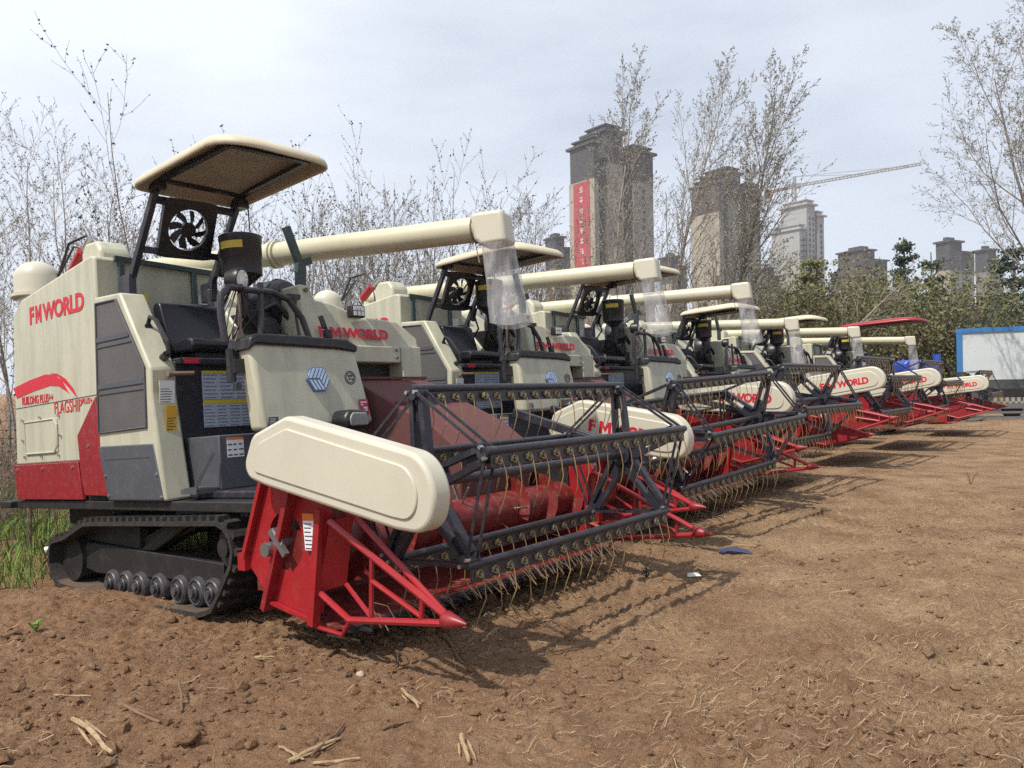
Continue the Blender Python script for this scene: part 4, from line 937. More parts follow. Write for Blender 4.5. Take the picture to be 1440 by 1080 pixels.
def place(root, X, Y, head, pitch, rz):
    c, s = math.cos(head), math.sin(head); cp, sp = math.cos(pitch), math.sin(pitch)
    M = Matrix(((c, -s, 0), (s, c, 0), (0, 0, 1))) @ Matrix(((cp, 0, -sp), (0, 1, 0), (sp, 0, cp)))
    L_ = Vector((X, Y, rz))+M @ ORGM
    m = M.to_4x4(); m.translation = L_; root.matrix_world = m
def pose(root, hp=0.0, hroll=0.0, ph=1.5756, tyaw=0.0, tpit=0.0, hx=0.0, tsc=1.0, cdz=0.0, cov=0.0):
    piv = Vector((-2.2, 1.1, .2))-ORGM; rc = -ORGM; tq = Vector((-4.9, .705, 2.07))-ORGM
    HP = Matrix.Translation(piv+Vector((hx, 0, 0))) @ Matrix.Rotation(hroll, 4, 'X') @ Matrix.Rotation(-hp, 4, 'Y') @ Matrix.Translation(-piv)
    TD = Vector((3.84, 1.185, -.175)).normalized(); TP = Matrix.Translation(tq) @ Matrix.Rotation(tyaw, 4, 'Z') @ Matrix.Rotation(-tpit, 4, 'Y') @ Matrix.Scale(tsc, 4, TD) @ Matrix.Translation(-tq); cc = Vector((-.2, -.35, .12))-ORGM
    for ch in root.children:
        n = ch.get('_n') or ch.name
        if n in HEADER: ch.matrix_basis = HP @ (Matrix.Translation(cc) @ Matrix.Rotation(-cov, 4, 'Y') @ Matrix.Translation(-cc) if n.startswith('belt_cover') else Matrix.Identity(4))
        elif n in TUBE: ch.matrix_basis = TP
        elif n.split('.')[0] in ('canopy', 'canopy_post_frame', 'cooling_fan', 'fan_motor', 'hanging_cord'): ch.matrix_basis = Matrix.Translation((0, 0, cdz))
        elif n in SPIDERS: ch.matrix_basis = HP @ Matrix.Translation(rc) @ Matrix.Rotation(-(ph-1.5756), 4, 'Y') @ Matrix.Translation(-rc)
        elif n in BARS:
            a = ph-BARS[n]*2*math.pi/5; ch.matrix_basis = HP @ Matrix.Translation(rc+Vector((RB*math.cos(a), 0, RB*math.sin(a)))) @ Matrix.Rotation(hp, 4, 'Y')
def copy_tree(o, parent=None):
    c = o.copy(); COL.objects.link(c); c.parent = parent
    if parent is not None: c['_n'] = o.name; c.matrix_parent_inverse = Matrix.Identity(4)
    for ch in list(o.children): copy_tree(ch, c)
    return c
HARV = [  # X, Y, heading, pitch, reel-axis height, header pitch, header roll, reel phase, tube yaw, tube pitch, header shift, label
    (-.5004, 4.2853, -.6732, .0748, .9723, 0, 0, 1.5756, 0, 0, 0, 1, 0, 0, None),
    (1.30, 7.47, -.72, .045, .915, .06, .042, 1.19, 0, .035, .1, .96, -.17, 0, 'second combine harvester from the camera, its lettered belt cover seen through the nearest reel'),
    (3.181, 9.981, -.700, .045, .915, .145, 0, .925, 0, .035, 0, .97, -.05, 0, 'third combine harvester in the row, with its belt cover half hidden behind the second reel'),
    (5.5, 13.7, -.68, .045, .86, .22, 0, 1.35, .0, -.012, .5, .92, -.2, .12, 'fourth combine harvester in the row, its level belt cover with the most readable red lettering'),
    (8.0, 16.7, -.66, .045, .86, .22, 0, 1.1, .0, -.012, .5, .94, -.2, .12, 'fifth combine harvester, the one just before the last, with the red canopy beyond it'),
    (11.2, 20.5, -.66, .045, .84, .17, 0, .8, .0, -.02, .5, .95, -.1, .12, 'farthest combine harvester in the row, under a red canopy, closest to the white shed'),
]
PANELS = {}
roots = [proto]
for i, h in enumerate(HARV):
    if i == 0: place(proto, *h[:5]); continue
    r = copy_tree(proto); r['label'] = h[14]; place(r, *h[:5]); pose(r, *h[5:14]); roots.append(r)
    for ch in r.children:
        if i >= 2 and (ch.get('_n') or '').startswith('divider'):
            if ch['_n'] not in PANELS:
                ORG = ORGM; s_ = -1 if ch['_n'] == 'divider' else 1; yd = -.27 if s_ < 0 else 2.44; g = MB()
                g.prism([(-.47, -.18), (.36, -.60), (.36, -.635), (-.33, -.69), (-.58, -.58)], 'y', yd+.03*-s_, yd+.04*-s_)
                PANELS[ch['_n']] = build(g, 'divider_panel', 'red_skirt', ch); ORG = Vector((0, 0, 0))
            else:
                c = PANELS[ch['_n']].copy(); COL.objects.link(c); c.parent = ch
        if (ch.get('_n') or '').startswith('belt_cover'):
            if LETTER is None: LETTER = cover_lettering(ch)
            else:
                c = LETTER.copy(); COL.objects.link(c); c.parent = ch
        if i == 5 and ch.name.startswith('canopy') and ch.get('_n') == 'canopy':
            ch.data = ch.data.copy(); ch.data.materials[0] = MATS['red']; q = Vector((-2.5, .3, 2.3))-ORGM
            ch.matrix_basis = Matrix.Translation(q+Vector((.35, 0, -.05))) @ Matrix.Diagonal((1.55, 1.35, 1.0, 1.0)) @ Matrix.Translation(-q)
pose(proto)
for r in roots:
    for ch in r.children_recursive:
        if '_n' in ch: del ch['_n']

# ------------------------------------------------------------------ background helpers
FPX = 1117.56
def at(px, Z): return (px-720)/FPX*Z
def zat(px, py, Z): return CAM_H+(541.8-.0157*(px-720)-py)*Z/FPX
def gpt(px, py):
    Z = CAM_H*FPX/(py-(541.8-.0157*(px-720)))
    for _ in range(4):
        h = ground_h(at(px, Z), Z); Z = (CAM_H-h)*FPX/(py-(541.8-.0157*(px-720)))
    return at(px, Z), Z
def row_pt(s, t): return s*ROWN.x+t*.54, s*ROWN.y+t*.84
def zs(px, s): return s/(.54-.84*(px-720)/FPX)

# ------------------------------------------------------------------ grass, weeds, fence
def make_grass():
    rng = random.Random(11); mb = MB()
    for i in range(46000):
        s = 6.1+(rng.random()**1.6)*8; t = -3+26*rng.random()**1.4
        if s < 6.1+1.0*noise.noise((t*.8, 3.3, 1.))+.55: continue
        x, y = row_pt(s, t); h = ground_h(x, y, False); a = rng.random()*6.28; L_ = .07+.16*rng.random(); w_ = .004+.005*rng.random()
        if noise.noise((x*.9, y*.9, 8.)) > .1: L_ *= 1.6
        dx, dy = math.cos(a)*w_, math.sin(a)*w_; lx, ly = rng.gauss(0, .35)*L_, rng.gauss(0, .35)*L_
        mb.add([(x-dx, y-dy, h-.01), (x+dx, y+dy, h-.01), (x+lx*.4+dx*.6, y+ly*.4+dy*.6, h+L_*.6), (x+lx, y+ly, h+L_), (x+lx*.4-dx*.6, y+ly*.4-dy*.6, h+L_*.6)], [(0, 1, 2, 3, 4)])
    tag(build(mb, 'grass', 'grass_blade', smooth=False, recalc=False), 'green spring grass growing behind the row of harvesters', 'grass', kind='stuff')
    mb = MB()
    for i in range(5200):
        t = rng.random(); px = 1010+420*t*rng.random()**.3; py = 655-65*t+rng.gauss(0, 10)
        if py < 588: continue
        x, y = gpt(px, py); a = rng.random()*6.28; L_ = .03+.08*rng.random(); w_ = .006; h = ground_h(x, y, False)
        if noise.noise((x*.6, y*.6, 4.)) < .05: continue
        dx, dy = math.cos(a)*w_, math.sin(a)*w_; lx, ly = rng.gauss(0, .8)*L_, rng.gauss(0, .8)*L_
        mb.add([(x-dx, y-dy, h), (x+dx, y+dy, h), (x+lx, y+ly, h+L_)], [(0, 1, 2)])
    tag(build(mb, 'dry_grass', 'leaf_brown', smooth=False, recalc=False), 'low yellowed grass on the soil before the farther headers', 'dry grass', kind='stuff')
make_grass()
def make_fence():
    f = empty('wire_fence', (*row_pt(8.7, 4.2), -.11)); o = Vector(f.location)
    tag(f, 'wire mesh fence in the grass behind the nearest harvester', 'fence')
    mb = MB()
    P = lambda t, z: Vector((*row_pt(8.7+.05*math.sin(t*1.3), t), z-.11))
    t = -4.
    while t < 12: mb.tube([P(t, .0), P(t+.02*math.sin(t*9), .7), P(t, 1.35)], .0032, 3, caps=False); t += .12
    for k in range(14): mb.tube([P(-4+.8*i, .05+k*.1+.02*math.sin(i*1.7+k)) for i in range(21)], .0032, 3, caps=False)
    build(mb, 'wire_mesh', 'wire', f, smooth=False, recalc=False, org=o)
    for t in (-3.5, .5, 4.2, 8.2, 12): build(MB().cyl(P(t, -.1), P(t+.03, 1.45), .022, 8), 'post', 'rust_iron', f, org=o)
make_fence()

# ------------------------------------------------------------------ trees
class Tree:
    def __init__(s, seed): s.r = random.Random(seed); s.w = MB(); s.l = MB(); s.n = 0
    def path(s, p, d, L_, segs, wob, up, wind):
        pts = [p.copy()]
        for i in range(segs):
            d = (d+Vector((s.r.gauss(0, wob), s.r.gauss(0, wob), s.r.gauss(0, wob)*.6+up))+wind).normalized()
            p = p+d*(L_/segs); pts.append(p.copy())
        return pts
    def leaf(s, p, size):
        a = Vector((s.r.gauss(0, 1), s.r.gauss(0, 1), s.r.gauss(0, 1))).normalized(); b = a.cross(Vector((s.r.gauss(0, 1), s.r.gauss(0, 1), s.r.gauss(0, 1)))).normalized()
        k = size*(.6+.8*s.r.random()); s.l.add([p-a*k*.5, p+b*k*.32, p+a*k*.5, p-b*k*.32], [(0, 1, 2, 3)])
    def grow(s, p, d, L_, r, lvl, cfg, wind):
        c = cfg[lvl]; segs = c['seg']; pts = s.path(p, d, L_, segs, c['wob'], c['up'], wind*c.get('wind', 1))
        rs = [max(cfg[-1]['rmin'], r*(1-.82*i/segs)) for i in range(segs+1)]
        s.w.tube(pts, rs, c['sides'], caps=False)
        last = lvl == len(cfg)-1
        if c.get('leaf'):
            for i in range(c['leaf']):
                t = s.r.random()**.6*segs; k = min(int(t), segs-1); q = pts[k].lerp(pts[k+1], t-k)
                s.leaf(q+Vector((s.r.gauss(0, .25), s.r.gauss(0, .25), s.r.gauss(0, .25)))*c['lsize'], c['lsize'])
        if last: return
        n = c['n']; a0 = s.r.random()*6.28
        for i in range(n):
            f = c['from']+(1-c['from'])*((i+s.r.random())/n); t = min(f, .995)*segs; k = min(int(t), segs-1); q = pts[k].lerp(pts[k+1], t-k); dd = (pts[k+1]-pts[k]).normalized()
            az = a0+i*2.399+s.r.gauss(0, .3); u = dd.orthogonal().normalized(); v = dd.cross(u); an = R_(s.r.gauss(c['ang'], 7))
            nd = (dd*math.cos(an)+(u*math.cos(az)+v*math.sin(az))*math.sin(an)).normalized()
            taper = (1-f*c.get('short', .6))
            s.grow(q, nd, L_*c['ratio']*taper*(.75+.5*s.r.random()), rs[k]*(c.get('rr', .5)), lvl+1, cfg, wind)
POPLAR = lambda: [dict(seg=9, wob=.05, up=.10, sides=6, n=27, ang=27, ratio=.43, short=.62, rr=.42, **{'from': .16}),
          dict(seg=5, wob=.07, up=.08, sides=4, n=9, ang=28, ratio=.40, short=.55, rr=.5, **{'from': .15}),
          dict(seg=3, wob=.09, up=.06, sides=3, n=6, ang=30, ratio=.5, short=.5, rr=.55, leaf=2, lsize=.065, **{'from': .12}),
          dict(seg=2, wob=.12, up=.05, sides=3, leaf=5, lsize=.065, rmin=.0042)]
SLENDER = lambda: [dict(seg=8, wob=.05, up=.08, sides=5, n=16, ang=28, ratio=.42, short=.55, rr=.42, **{'from': .2}),
          dict(seg=4, wob=.08, up=.07, sides=3, n=7, ang=30, ratio=.42, short=.5, rr=.5, **{'from': .15}),
          dict(seg=3, wob=.10, up=.05, sides=3, n=3, ang=32, ratio=.5, short=.5, rr=.6, leaf=1, lsize=.05, **{'from': .2}),
          dict(seg=2, wob=.12, up=.05, sides=3, leaf=2, lsize=.05, rmin=.004)]
BROAD = lambda: [dict(seg=7, wob=.07, up=.05, sides=7, n=8, ang=34, ratio=.48, short=.35, rr=.55, **{'from': .25}),
         dict(seg=5, wob=.10, up=.06, sides=5, n=8, ang=33, ratio=.46, short=.4, rr=.5, **{'from': .2}),
         dict(seg=4, wob=.12, up=.03, sides=4, n=7, ang=36, ratio=.46, short=.4, rr=.5, **{'from': .15}),
         dict(seg=3, wob=.14, up=.03, sides=3, n=5, ang=36, ratio=.5, short=.4, rr=.6, leaf=1, lsize=.06, **{'from': .1}),
         dict(seg=2, wob=.14, up=.02, sides=3, leaf=3, lsize=.06, rmin=.004)]
SAPLING = lambda: [dict(seg=7, wob=.06, up=.06, sides=5, n=8, ang=33, ratio=.42, short=.5, rr=.5, **{'from': .28}),
           dict(seg=4, wob=.10, up=.07, sides=3, n=6, ang=36, ratio=.42, short=.4, rr=.5, leaf=5, lsize=.042, **{'from': .2}),
           dict(seg=3, wob=.12, up=.05, sides=3, leaf=4, lsize=.042, rmin=.0026)]
def tree(name, px, Z, hpx, cfg, seed, label, cat='tree', group=None, lean=(0, 0), r=None, stems=1, wind=(0, 0, 0), bark='bark_grey', bud='bud_glare', spread=.35, base=0., x=None):
    T = Tree(seed); X = at(px, Z) if x is None else x; H_ = zat(px, hpx, Z)*({'sapling': .84, 'poplar_tree': .93, 'slender_tree': .92}.get(name, 1) if stems > 1 or name != 'sapling' else 1.0)
    z0 = ground_h(X, Z, False)+base
    root = empty(name, (X, Z, z0)); tag(root, label, cat, group)
    for k in range(stems):
        a = T.r.random()*6.28; sp = spread if stems > 1 else 0
        d = Vector((lean[0]+math.cos(a)*sp*T.r.random(), lean[1]+math.sin(a)*sp*T.r.random(), 1)).normalized(); L_ = (H_-base)*(1 if k == 0 else .6+.4*T.r.random())
        T.grow(Vector((math.cos(a)*.12*(stems > 1), math.sin(a)*.12*(stems > 1), -.05)), d, L_, r or H_*.011, 0, cfg, Vector(wind))
    build(T.w, 'trunk', bark, root, smooth=True, ang=60, recalc=False); build(T.l, 'buds', bud, root, smooth=False, recalc=False)['kind'] = 'stuff'
    return root
tree('poplar_tree', 862, 33, 84, POPLAR(), 3, 'budding poplar in front of the tower with the red banner', 'poplar', wind=(.02, 0, 0), lean=(.02, 0), r=.10, bark='bark_pale')
tree('poplar_tree', 922, 35, 88, POPLAR(), 8, 'budding poplar crossing the right half of the banner tower', 'poplar', wind=(.03, 0, 0), lean=(.03, 0), r=.10, bark='bark_pale')
tree('poplar_tree', 992, 31, 62, POPLAR(), 15, 'wide windswept budding poplar before the middle tower', 'poplar', wind=(.03, 0, 0), lean=(.10, 0), r=.11, bark='bark_grey', stems=2, spread=.12)
tree('broad_tree', 1535, 27, 40, BROAD(), 21, 'large budding tree at the right edge above the white shed', 'tree', lean=(-.17, .05), r=.11, stems=3, spread=.40, bark='bark_grey')
tree('leaning_tree', 1088, 34, 318, [dict(seg=6, wob=.03, up=-.005, sides=5, n=14, ang=32, ratio=.36, short=.5, rr=.45, **{'from': .35}), dict(seg=4, wob=.1, up=.02, sides=3, n=6, ang=30, ratio=.5, rr=.6, **{'from': .1}), dict(seg=3, wob=.12, up=.02, sides=3, rmin=.007)], 5,
     'pale bare tree leaning far to the right before the building with the crane', 'tree', lean=(1.0, 0), r=.10, bark='bark_pale', base=.6)
for i, (px, Z, hp) in enumerate(((-30, 20, 150), (14, 23, 158), (52, 21, 165), (88, 24, 160), (120, 22, 185), (150, 23, 230), (-70, 17, 170))):
    tree('slender_tree', px, Z, hp, SLENDER(), 40+i, 'slender pale budding tree crowding the left edge behind the nearest harvester', 'tree', 'slender trees at the left edge', r=.05, stems=2, spread=.2, bark='twig_glare', bud='bud_glare')
tree('sapling', 226, 11.5, 100, SAPLING(), 61, 'tallest thin sapling, standing up behind the left end of the nearest canopy', 'sapling', r=.022, stems=1, lean=(-.03, 0), bark='twig', bud='bud')
tree('sapling', 128, 9.5, 215, SAPLING(), 62, 'thin sapling with a few larger leaves above the left edge of the nearest harvester', 'sapling', r=.018, stems=2, spread=.2, bark='twig', bud='bud')
SAP = [(190, 14, 215, 2), (325, 13, 150, 1), (395, 15, 240, 2), (440, 15, 185, 2), (498, 16, 160, 3), (540, 17, 200, 2), (596, 16, 158, 3), (622, 17, 170, 2), (690, 18, 205, 3), (722, 20, 245, 2), (760, 23, 275, 3), (560, 21, 250, 3), (660, 22, 260, 3), (460, 20, 270, 3), (795, 27, 285, 3)]
for i, (px, Z, hp, st) in enumerate(SAP):
    tree('sapling', px, Z, hp, SAPLING(), 70+i, 'thin young tree with opening buds behind the first harvesters, against the sky', 'sapling', 'saplings behind the harvesters', r=.024, stems=st+1, spread=.5, bark='twig', bud='bud', wind=(.01, 0, 0))

for i, (px, Z, hp) in enumerate(((205, 24, 292), (290, 25, 300), (360, 24, 270), (430, 26, 300), (480, 24, 285), (530, 27, 310), (585, 25, 290), (640, 27, 300), (700, 28, 310), (745, 29, 318), (780, 30, 300), (250, 26, 320))):
    tree('thicket_tree', px, Z, hp, SLENDER(), 120+i, 'low fine-twigged bare tree in the hazy thicket behind the saplings', 'tree', 'thicket trees behind the saplings', r=.05, stems=3, spread=.5, bark='twig_far', bud='bud_glare')

def scrub(name, spots, n, hgt, m, lm, seed, label, cat, leaf=2, lsize=.06, r=.006):
    rng = random.Random(seed); mb = MB(); lb = MB(); T = Tree(seed); T.l = lb
    for i in range(n):
        x, y, k = spots(rng); h = ground_h(x, y, False); L_ = hgt*k*(.45+.75*rng.random()); d = Vector((rng.gauss(0, .28), rng.gauss(0, .28), 1)).normalized(); p = Vector((x, y, h))
        pts = [p]; rr = r*(.6+rng.random())
        for j in range(4): d = (d+Vector((rng.gauss(0, .16), rng.gauss(0, .16), 0))).normalized(); p = p+d*L_/4; pts.append(p)
        mb.tube(pts, [rr*(1-.2*j) for j in range(5)], 3, caps=False)
        for b in range(3):
            j = 1+rng.randrange(3); e = (d+Vector((rng.gauss(0, .7), rng.gauss(0, .7), .2))).normalized(); q = pts[j].lerp(pts[j+1], rng.random())
            q1 = q+e*L_*.16; q2 = q1+(e+Vector((0, 0, .3))).normalized()*L_*.14; mb.tube([q, q1, q2], [rr*.5, rr*.4, rr*.3], 3, caps=False)
            for _ in range(leaf): T.leaf(q1.lerp(q2, rng.random())+Vector((rng.gauss(0, .1), rng.gauss(0, .1), rng.gauss(0, .1))), lsize)
    o = build(mb, name, m, smooth=False, recalc=False); tag(o, label, cat, kind='stuff')
    if leaf: q = build(lb, 'leaves', lm, o, smooth=False, recalc=False)
    return o
def along(s0, s1, t0, t1, hp=1.0):
    def f(rng):
        s = s0+(s1-s0)*rng.random(); t = t0+(t1-t0)*rng.random(); x, y = row_pt(s, t)
        return x, y, .75+.5*noise.noise((t*.5, s*.5, 2.))+.1
    return f
scrub('brown_scrub', along(9.4, 13.0, 1, 15), 1900, 1.7, 'twig', 'bud', 1, 'tangled brown scrub behind the first harvesters', 'scrub', leaf=1, lsize=.04, r=.0045)
scrub('brown_scrub', along(9.6, 15, -7, 3), 2400, 2.2, 'twig', 'bud', 12, 'thick brown scrub behind the wire fence at the left edge', 'scrub', leaf=1, lsize=.04, r=.004)
scrub('brown_scrub', along(10.5, 16, 14, 40), 3400, 4.6, 'twig', 'leaf_brown', 2, 'brown twiggy scrub behind the middle harvesters', 'scrub', leaf=1, lsize=.09, r=.009)
def hedge(rng):
    px = 1060+430*rng.random(); Z = 36+10*rng.random(); k = .72+.42*noise.noise((px*.016, Z*.12, 3.))+.20*noise.noise((px*.06, 5., 1.))
    return at(px, Z), Z, k
scrub('green_scrub', hedge, 4200, 6.8, 'twig', 'leaf_olive', 3, 'dense olive green scrub behind the far harvesters and the shed', 'scrub', leaf=13, lsize=.15, r=.012)
def hedge2(rng):
    px = 1060+430*rng.random(); Z = 46+3*rng.random(); return at(px, Z), Z, .62
scrub('green_scrub', hedge2, 2000, 6.5, 'twig', 'leaf_dark', 9, 'dark shrub layer at the back of the green scrub', 'scrub', leaf=14, lsize=.24, r=.012)

def evergreen(name, px, Z, top, wid, seed, label, layers, lm='leaf_dark'):
    X = at(px, Z); H_ = zat(px, top, Z); root = empty(name, (X, Z, 0)); tag(root, label, 'evergreen tree'); rng = random.Random(seed); T = Tree(seed)
    build(MB().tube([(0, 0, 0), (.05, 0, H_*.5), (0, 0, H_*.97)], [.18, .12, .03], 7), 'trunk', 'bark_grey', root, recalc=False)
    lb = MB(); T.l = lb; wb = MB()
    for k in range(layers):
        t = k/layers; z = H_*(.25+.73*t); R = wid*(1.05-t)**.8*(.7+.5*rng.random())
        for b in range(9):
            a = rng.random()*6.28; tip = Vector((math.cos(a)*R, math.sin(a)*R, z-R*.08+rng.gauss(0, .15))); p0 = Vector((0, 0, z-.1))
            wb.tube([p0, tip], [.03, .008], 3, caps=False)
            for _ in range(44):
                q = p0.lerp(tip, .25+.75*rng.random()); q = q+Vector((rng.gauss(0, .16), rng.gauss(0, .16), rng.gauss(0, .10)))*wid*.5; T.leaf(q, .17)
    build(wb, 'branches', 'bark_grey', root, recalc=False); build(lb, 'crown', lm, root, smooth=False, recalc=False)
evergreen('conifer', 1274, 44, 326, 1.7, 4, 'dark layered conifer standing above the green scrub', 11)
evergreen('evergreen_tree', 1312, 45, 348, 1.7, 6, 'rounder dark evergreen right of the layered conifer', 8)
evergreen('evergreen_tree', 1143, 40, 348, 1.9, 7, 'olive green bushy tree under the building with the crane', 9, 'leaf_olive')
evergreen('evergreen_tree', 1428, 40, 330, 2.2, 10, 'dark evergreen at the right edge under the large budding tree', 9, 'leaf_dark')

# ------------------------------------------------------------------ buildings far behind
def block(mb, u0, u1, v0, v1, z0, z1): mb.box(u0, u1, v0, v1, z0, z1)
def tower(name, px, Z, ztop, label, blocks, left, caps='roof_dark', wall='concrete_shaded', endw='concrete_lit', rot=37, wins=(), banner=None, balc=None, capf=.88, name2='tower'):
    """corner (u=0, v=0) stands at pixel column px; u runs along the shaded front, v along the sunlit end wall"""
    us = math.cos(R_(25))/math.cos(R_(rot)); left *= math.sin(R_(25))/math.sin(R_(rot)); blocks = [(a*us, b*us, c, d) for a, b, c, d in blocks]; wins = [(a*us, *b) for a, *b in wins]
    X = at(px, Z); root = empty(name, (X, Z, 0)); root.rotation_euler = (0, 0, R_(rot)); tag(root, label, 'building')
    g = MB(); g.box(0, blocks[0][1], .15, left, 0, blocks[0][2]*.86)
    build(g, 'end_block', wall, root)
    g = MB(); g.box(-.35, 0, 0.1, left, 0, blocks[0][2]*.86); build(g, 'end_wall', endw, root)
    g = MB(); w_ = MB(); rc_ = MB()
    for i, (u0, u1, zt, v) in enumerate(blocks):
        if v > 1.2: rc_.box(u0-.3, u1+.3, v, left-1-.2*i, 0, zt); continue
        if i: w_.box(u0, u1, v, left-1-.2*i, 0, zt*capf)
        g.box(u0-(.38 if i == 0 else .05), u1+.05, v-.06, left-.9-.2*i, zt*(capf if i else .86), zt)
        if True:
            g.box(u0-1.3, u1+1.3, v-1.4, left+.6-.2*i, zt, zt+1.0)
            g.box(u0+.6, u1-.6, v+.8, left-2-.2*i, zt+1, zt+2.6); g.box(u0+.0, u1-.0, v+.1, left-1.2-.2*i, zt+2.6, zt+3.2)
    build(w_, 'front_blocks', wall, root); build(rc_, 'recessed_bays', 'recess_shade' if wall == 'concrete_shaded' else 'balcony', root); build(g, 'mansard_roof', caps, root)
    n = 0; first = None
    for u, v, z0, z1, st, ww, hh in wins:
        z = z0
        while z < z1 and n < 98:
            if first is None or first[1] != (ww, hh): o = build(MB().box(-ww/2, ww/2, -.12, .1, 0, hh), 'window', 'window_dark', root); first = (o, (ww, hh))
            else: o = first[0].copy(); COL.objects.link(o); o.parent = root
            o.location = (u, v, z); z += st; n += 1
    if balc:
        u, v, z0, z1, st, ww, dp = balc; z = z0; b0 = None
        while z < z1:
            if b0 is None: o = b0 = build(MB().box(-ww/2, ww/2, -dp, .1, 0, 1.1), 'balcony', 'balcony', root)
            else: o = b0.copy(); COL.objects.link(o); o.parent = root
            o.location = (u, v, z); z += st
    if banner:
        v0, v1, z0, z1 = banner; bo = build(MB().box(-.6, -.36, v0, v1, z0, z1), 'banner', 'banner_red', root)
        g = MB(); rng = random.Random(2); k = 9; ch = (z1-z0)/k*.55; vc = (v0+v1)/2; cw = ch*.95
        for i in range(k):
            zc = z1-(i+.75)*(z1-z0)/(k+.4)
            for _ in range(3): q = (rng.random()-.5)*ch*.9; g.box(-.68, -.6, vc-cw/2*(.6+.4*rng.random()), vc+cw/2*(.6+.4*rng.random()), zc+q, zc+q+ch*.10)
            for _ in range(2): q = (rng.random()-.5)*cw*.8; g.box(-.67, -.6, vc+q, vc+q+ch*.10, zc-ch*.45, zc+ch*.45*rng.random())
        build(g, 'banner_writing', 'paper', bo)
    return root
tower('apartment_tower', 841, 300, 101, 'tallest apartment tower with a vertical red banner on its sunlit end wall',
      [(0, 1.8, 92.5, 0), (1.8, 6, 84, 6), (6, 14.0, 98.5, 0.8), (14.0, 19.2, 82, 6.5), (19.2, 29, 93, 1)], 20.5,
      wins=((3.2, 3.9, 8, 82, 2.9, 1.6, 1.5), (16.5, 4.4, 8, 80, 2.9, 1.8, 1.5), (24, .9, 8, 78, 2.9, 1.1, 1.3)), banner=(2.6, 11.6, 42, 79))
tower('apartment_tower', 1016, 365, 98, 'brown topped apartment tower between the banner tower and the crane',
      [(0, 2.4, 93, 0), (2.4, 6.5, 84, 6), (6.5, 14.5, 99, .8), (14.5, 19.2, 80, 6.5), (19.2, 28, 93.5, 1)], 24,
      caps='roof_brown', wins=((4.2, 3.9, 8, 82, 2.9, 1.6, 1.5), (17.2, 4.4, 8, 80, 2.9, 1.8, 1.5), (8, .7, 8, 78, 2.9, 1.0, 1.3)))
t3 = tower('apartment_tower', 1128, 430, 98, 'pale unfinished apartment tower with open balconies under the tower crane',
      [(0, 5, 83.5, 0), (5, 7, 80, 3), (7, 14, 98, .8), (14, 16.5, 90, 3), (16.5, 22, 93, 1)], 26, caps='render_white', wall='render_white', endw='render_white', capf=.96,
      wins=((9.5, .7, 6, 92, 3, 1.2, 1.6), (12.4, .7, 6, 92, 3, 1.2, 1.6), (19.5, .9, 6, 88, 3, 1.6, 1.6)), balc=(2.6, 0, 6, 80, 3, 4.6, 1.4))
def lowrise(px0, px1, Z, top, label, cap='roof_dark', capz=.8, end='concrete_lit', lit=.3):
    X0, X1 = at(px0, Z), at(px1, Z); W_ = X1-X0; H_ = zat(px0, top, Z); root = empty('apartment_building', (X0+W_*lit, Z, 0)); root.rotation_euler = (0, 0, R_(25)); tag(root, label, 'building')
    D_ = W_*lit/math.sin(R_(25)); F_ = W_*(1-lit)/math.cos(R_(25))
    build(MB().box(0, F_*.45, 0, D_, 0, H_*capz).box(F_*.5, F_, .8, D_*.9, 0, H_*capz*.97).box(F_*.4, F_*.55, 3, D_*.8, 0, H_*capz*.95), 'walls', 'concrete_shaded', root)
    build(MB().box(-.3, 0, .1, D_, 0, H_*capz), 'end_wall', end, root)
    g = MB().box(-.4, F_*.46, -.1, D_+.1, H_*capz, H_).box(-1.4, F_*.46+1, -1.2, D_+1, H_, H_+.9).box(F_*.5, F_, .7, D_*.9, H_*capz*.97, H_*.93).box(F_*.5-1, F_+1, -.3, D_*.9+1, H_*.93, H_*.93+.9).box(F_*.1, F_*.4, 3, D_*.7, H_+.9, H_+3)
    build(g, 'mansard_roof', cap, root); first = None
    for u in (.15, .3, .6, .8):
        for k in range(int(H_*capz/3)-1):
            if first is None: o = first = build(MB().box(-.7, .7, -.12, .1, 0, 1.5), 'window', 'window_dark', root)
            else: o = first.copy(); COL.objects.link(o); o.parent = root
            o.location = (F_*u, 0 if u < .45 else .8, 3+3*k)
lowrise(772, 812, 420, 334, 'small grey apartment block at the left foot of the banner tower')
lowrise(936, 972, 430, 362, 'low apartment block between the two big towers')
lowrise(1076, 1102, 430, 378, 'low block with a dark roof just left of the crane tower', 'roof_brown')
lowrise(1180, 1212, 460, 384, 'low pale block at the right foot of the crane tower')
lowrise(1198, 1262, 440, 352, 'mid height block with a dull purple roof left of the conifer', 'roof_brown', .72, 'concrete_lit', .28)
lowrise(1330, 1388, 400, 340, 'apartment block partly hidden behind the right evergreens', 'roof_dark', .8, 'concrete_lit', .15)
lowrise(1385, 1425, 420, 352, 'apartment block behind the large budding tree at the right edge', 'roof_dark', .84, 'concrete_shaded', .2)
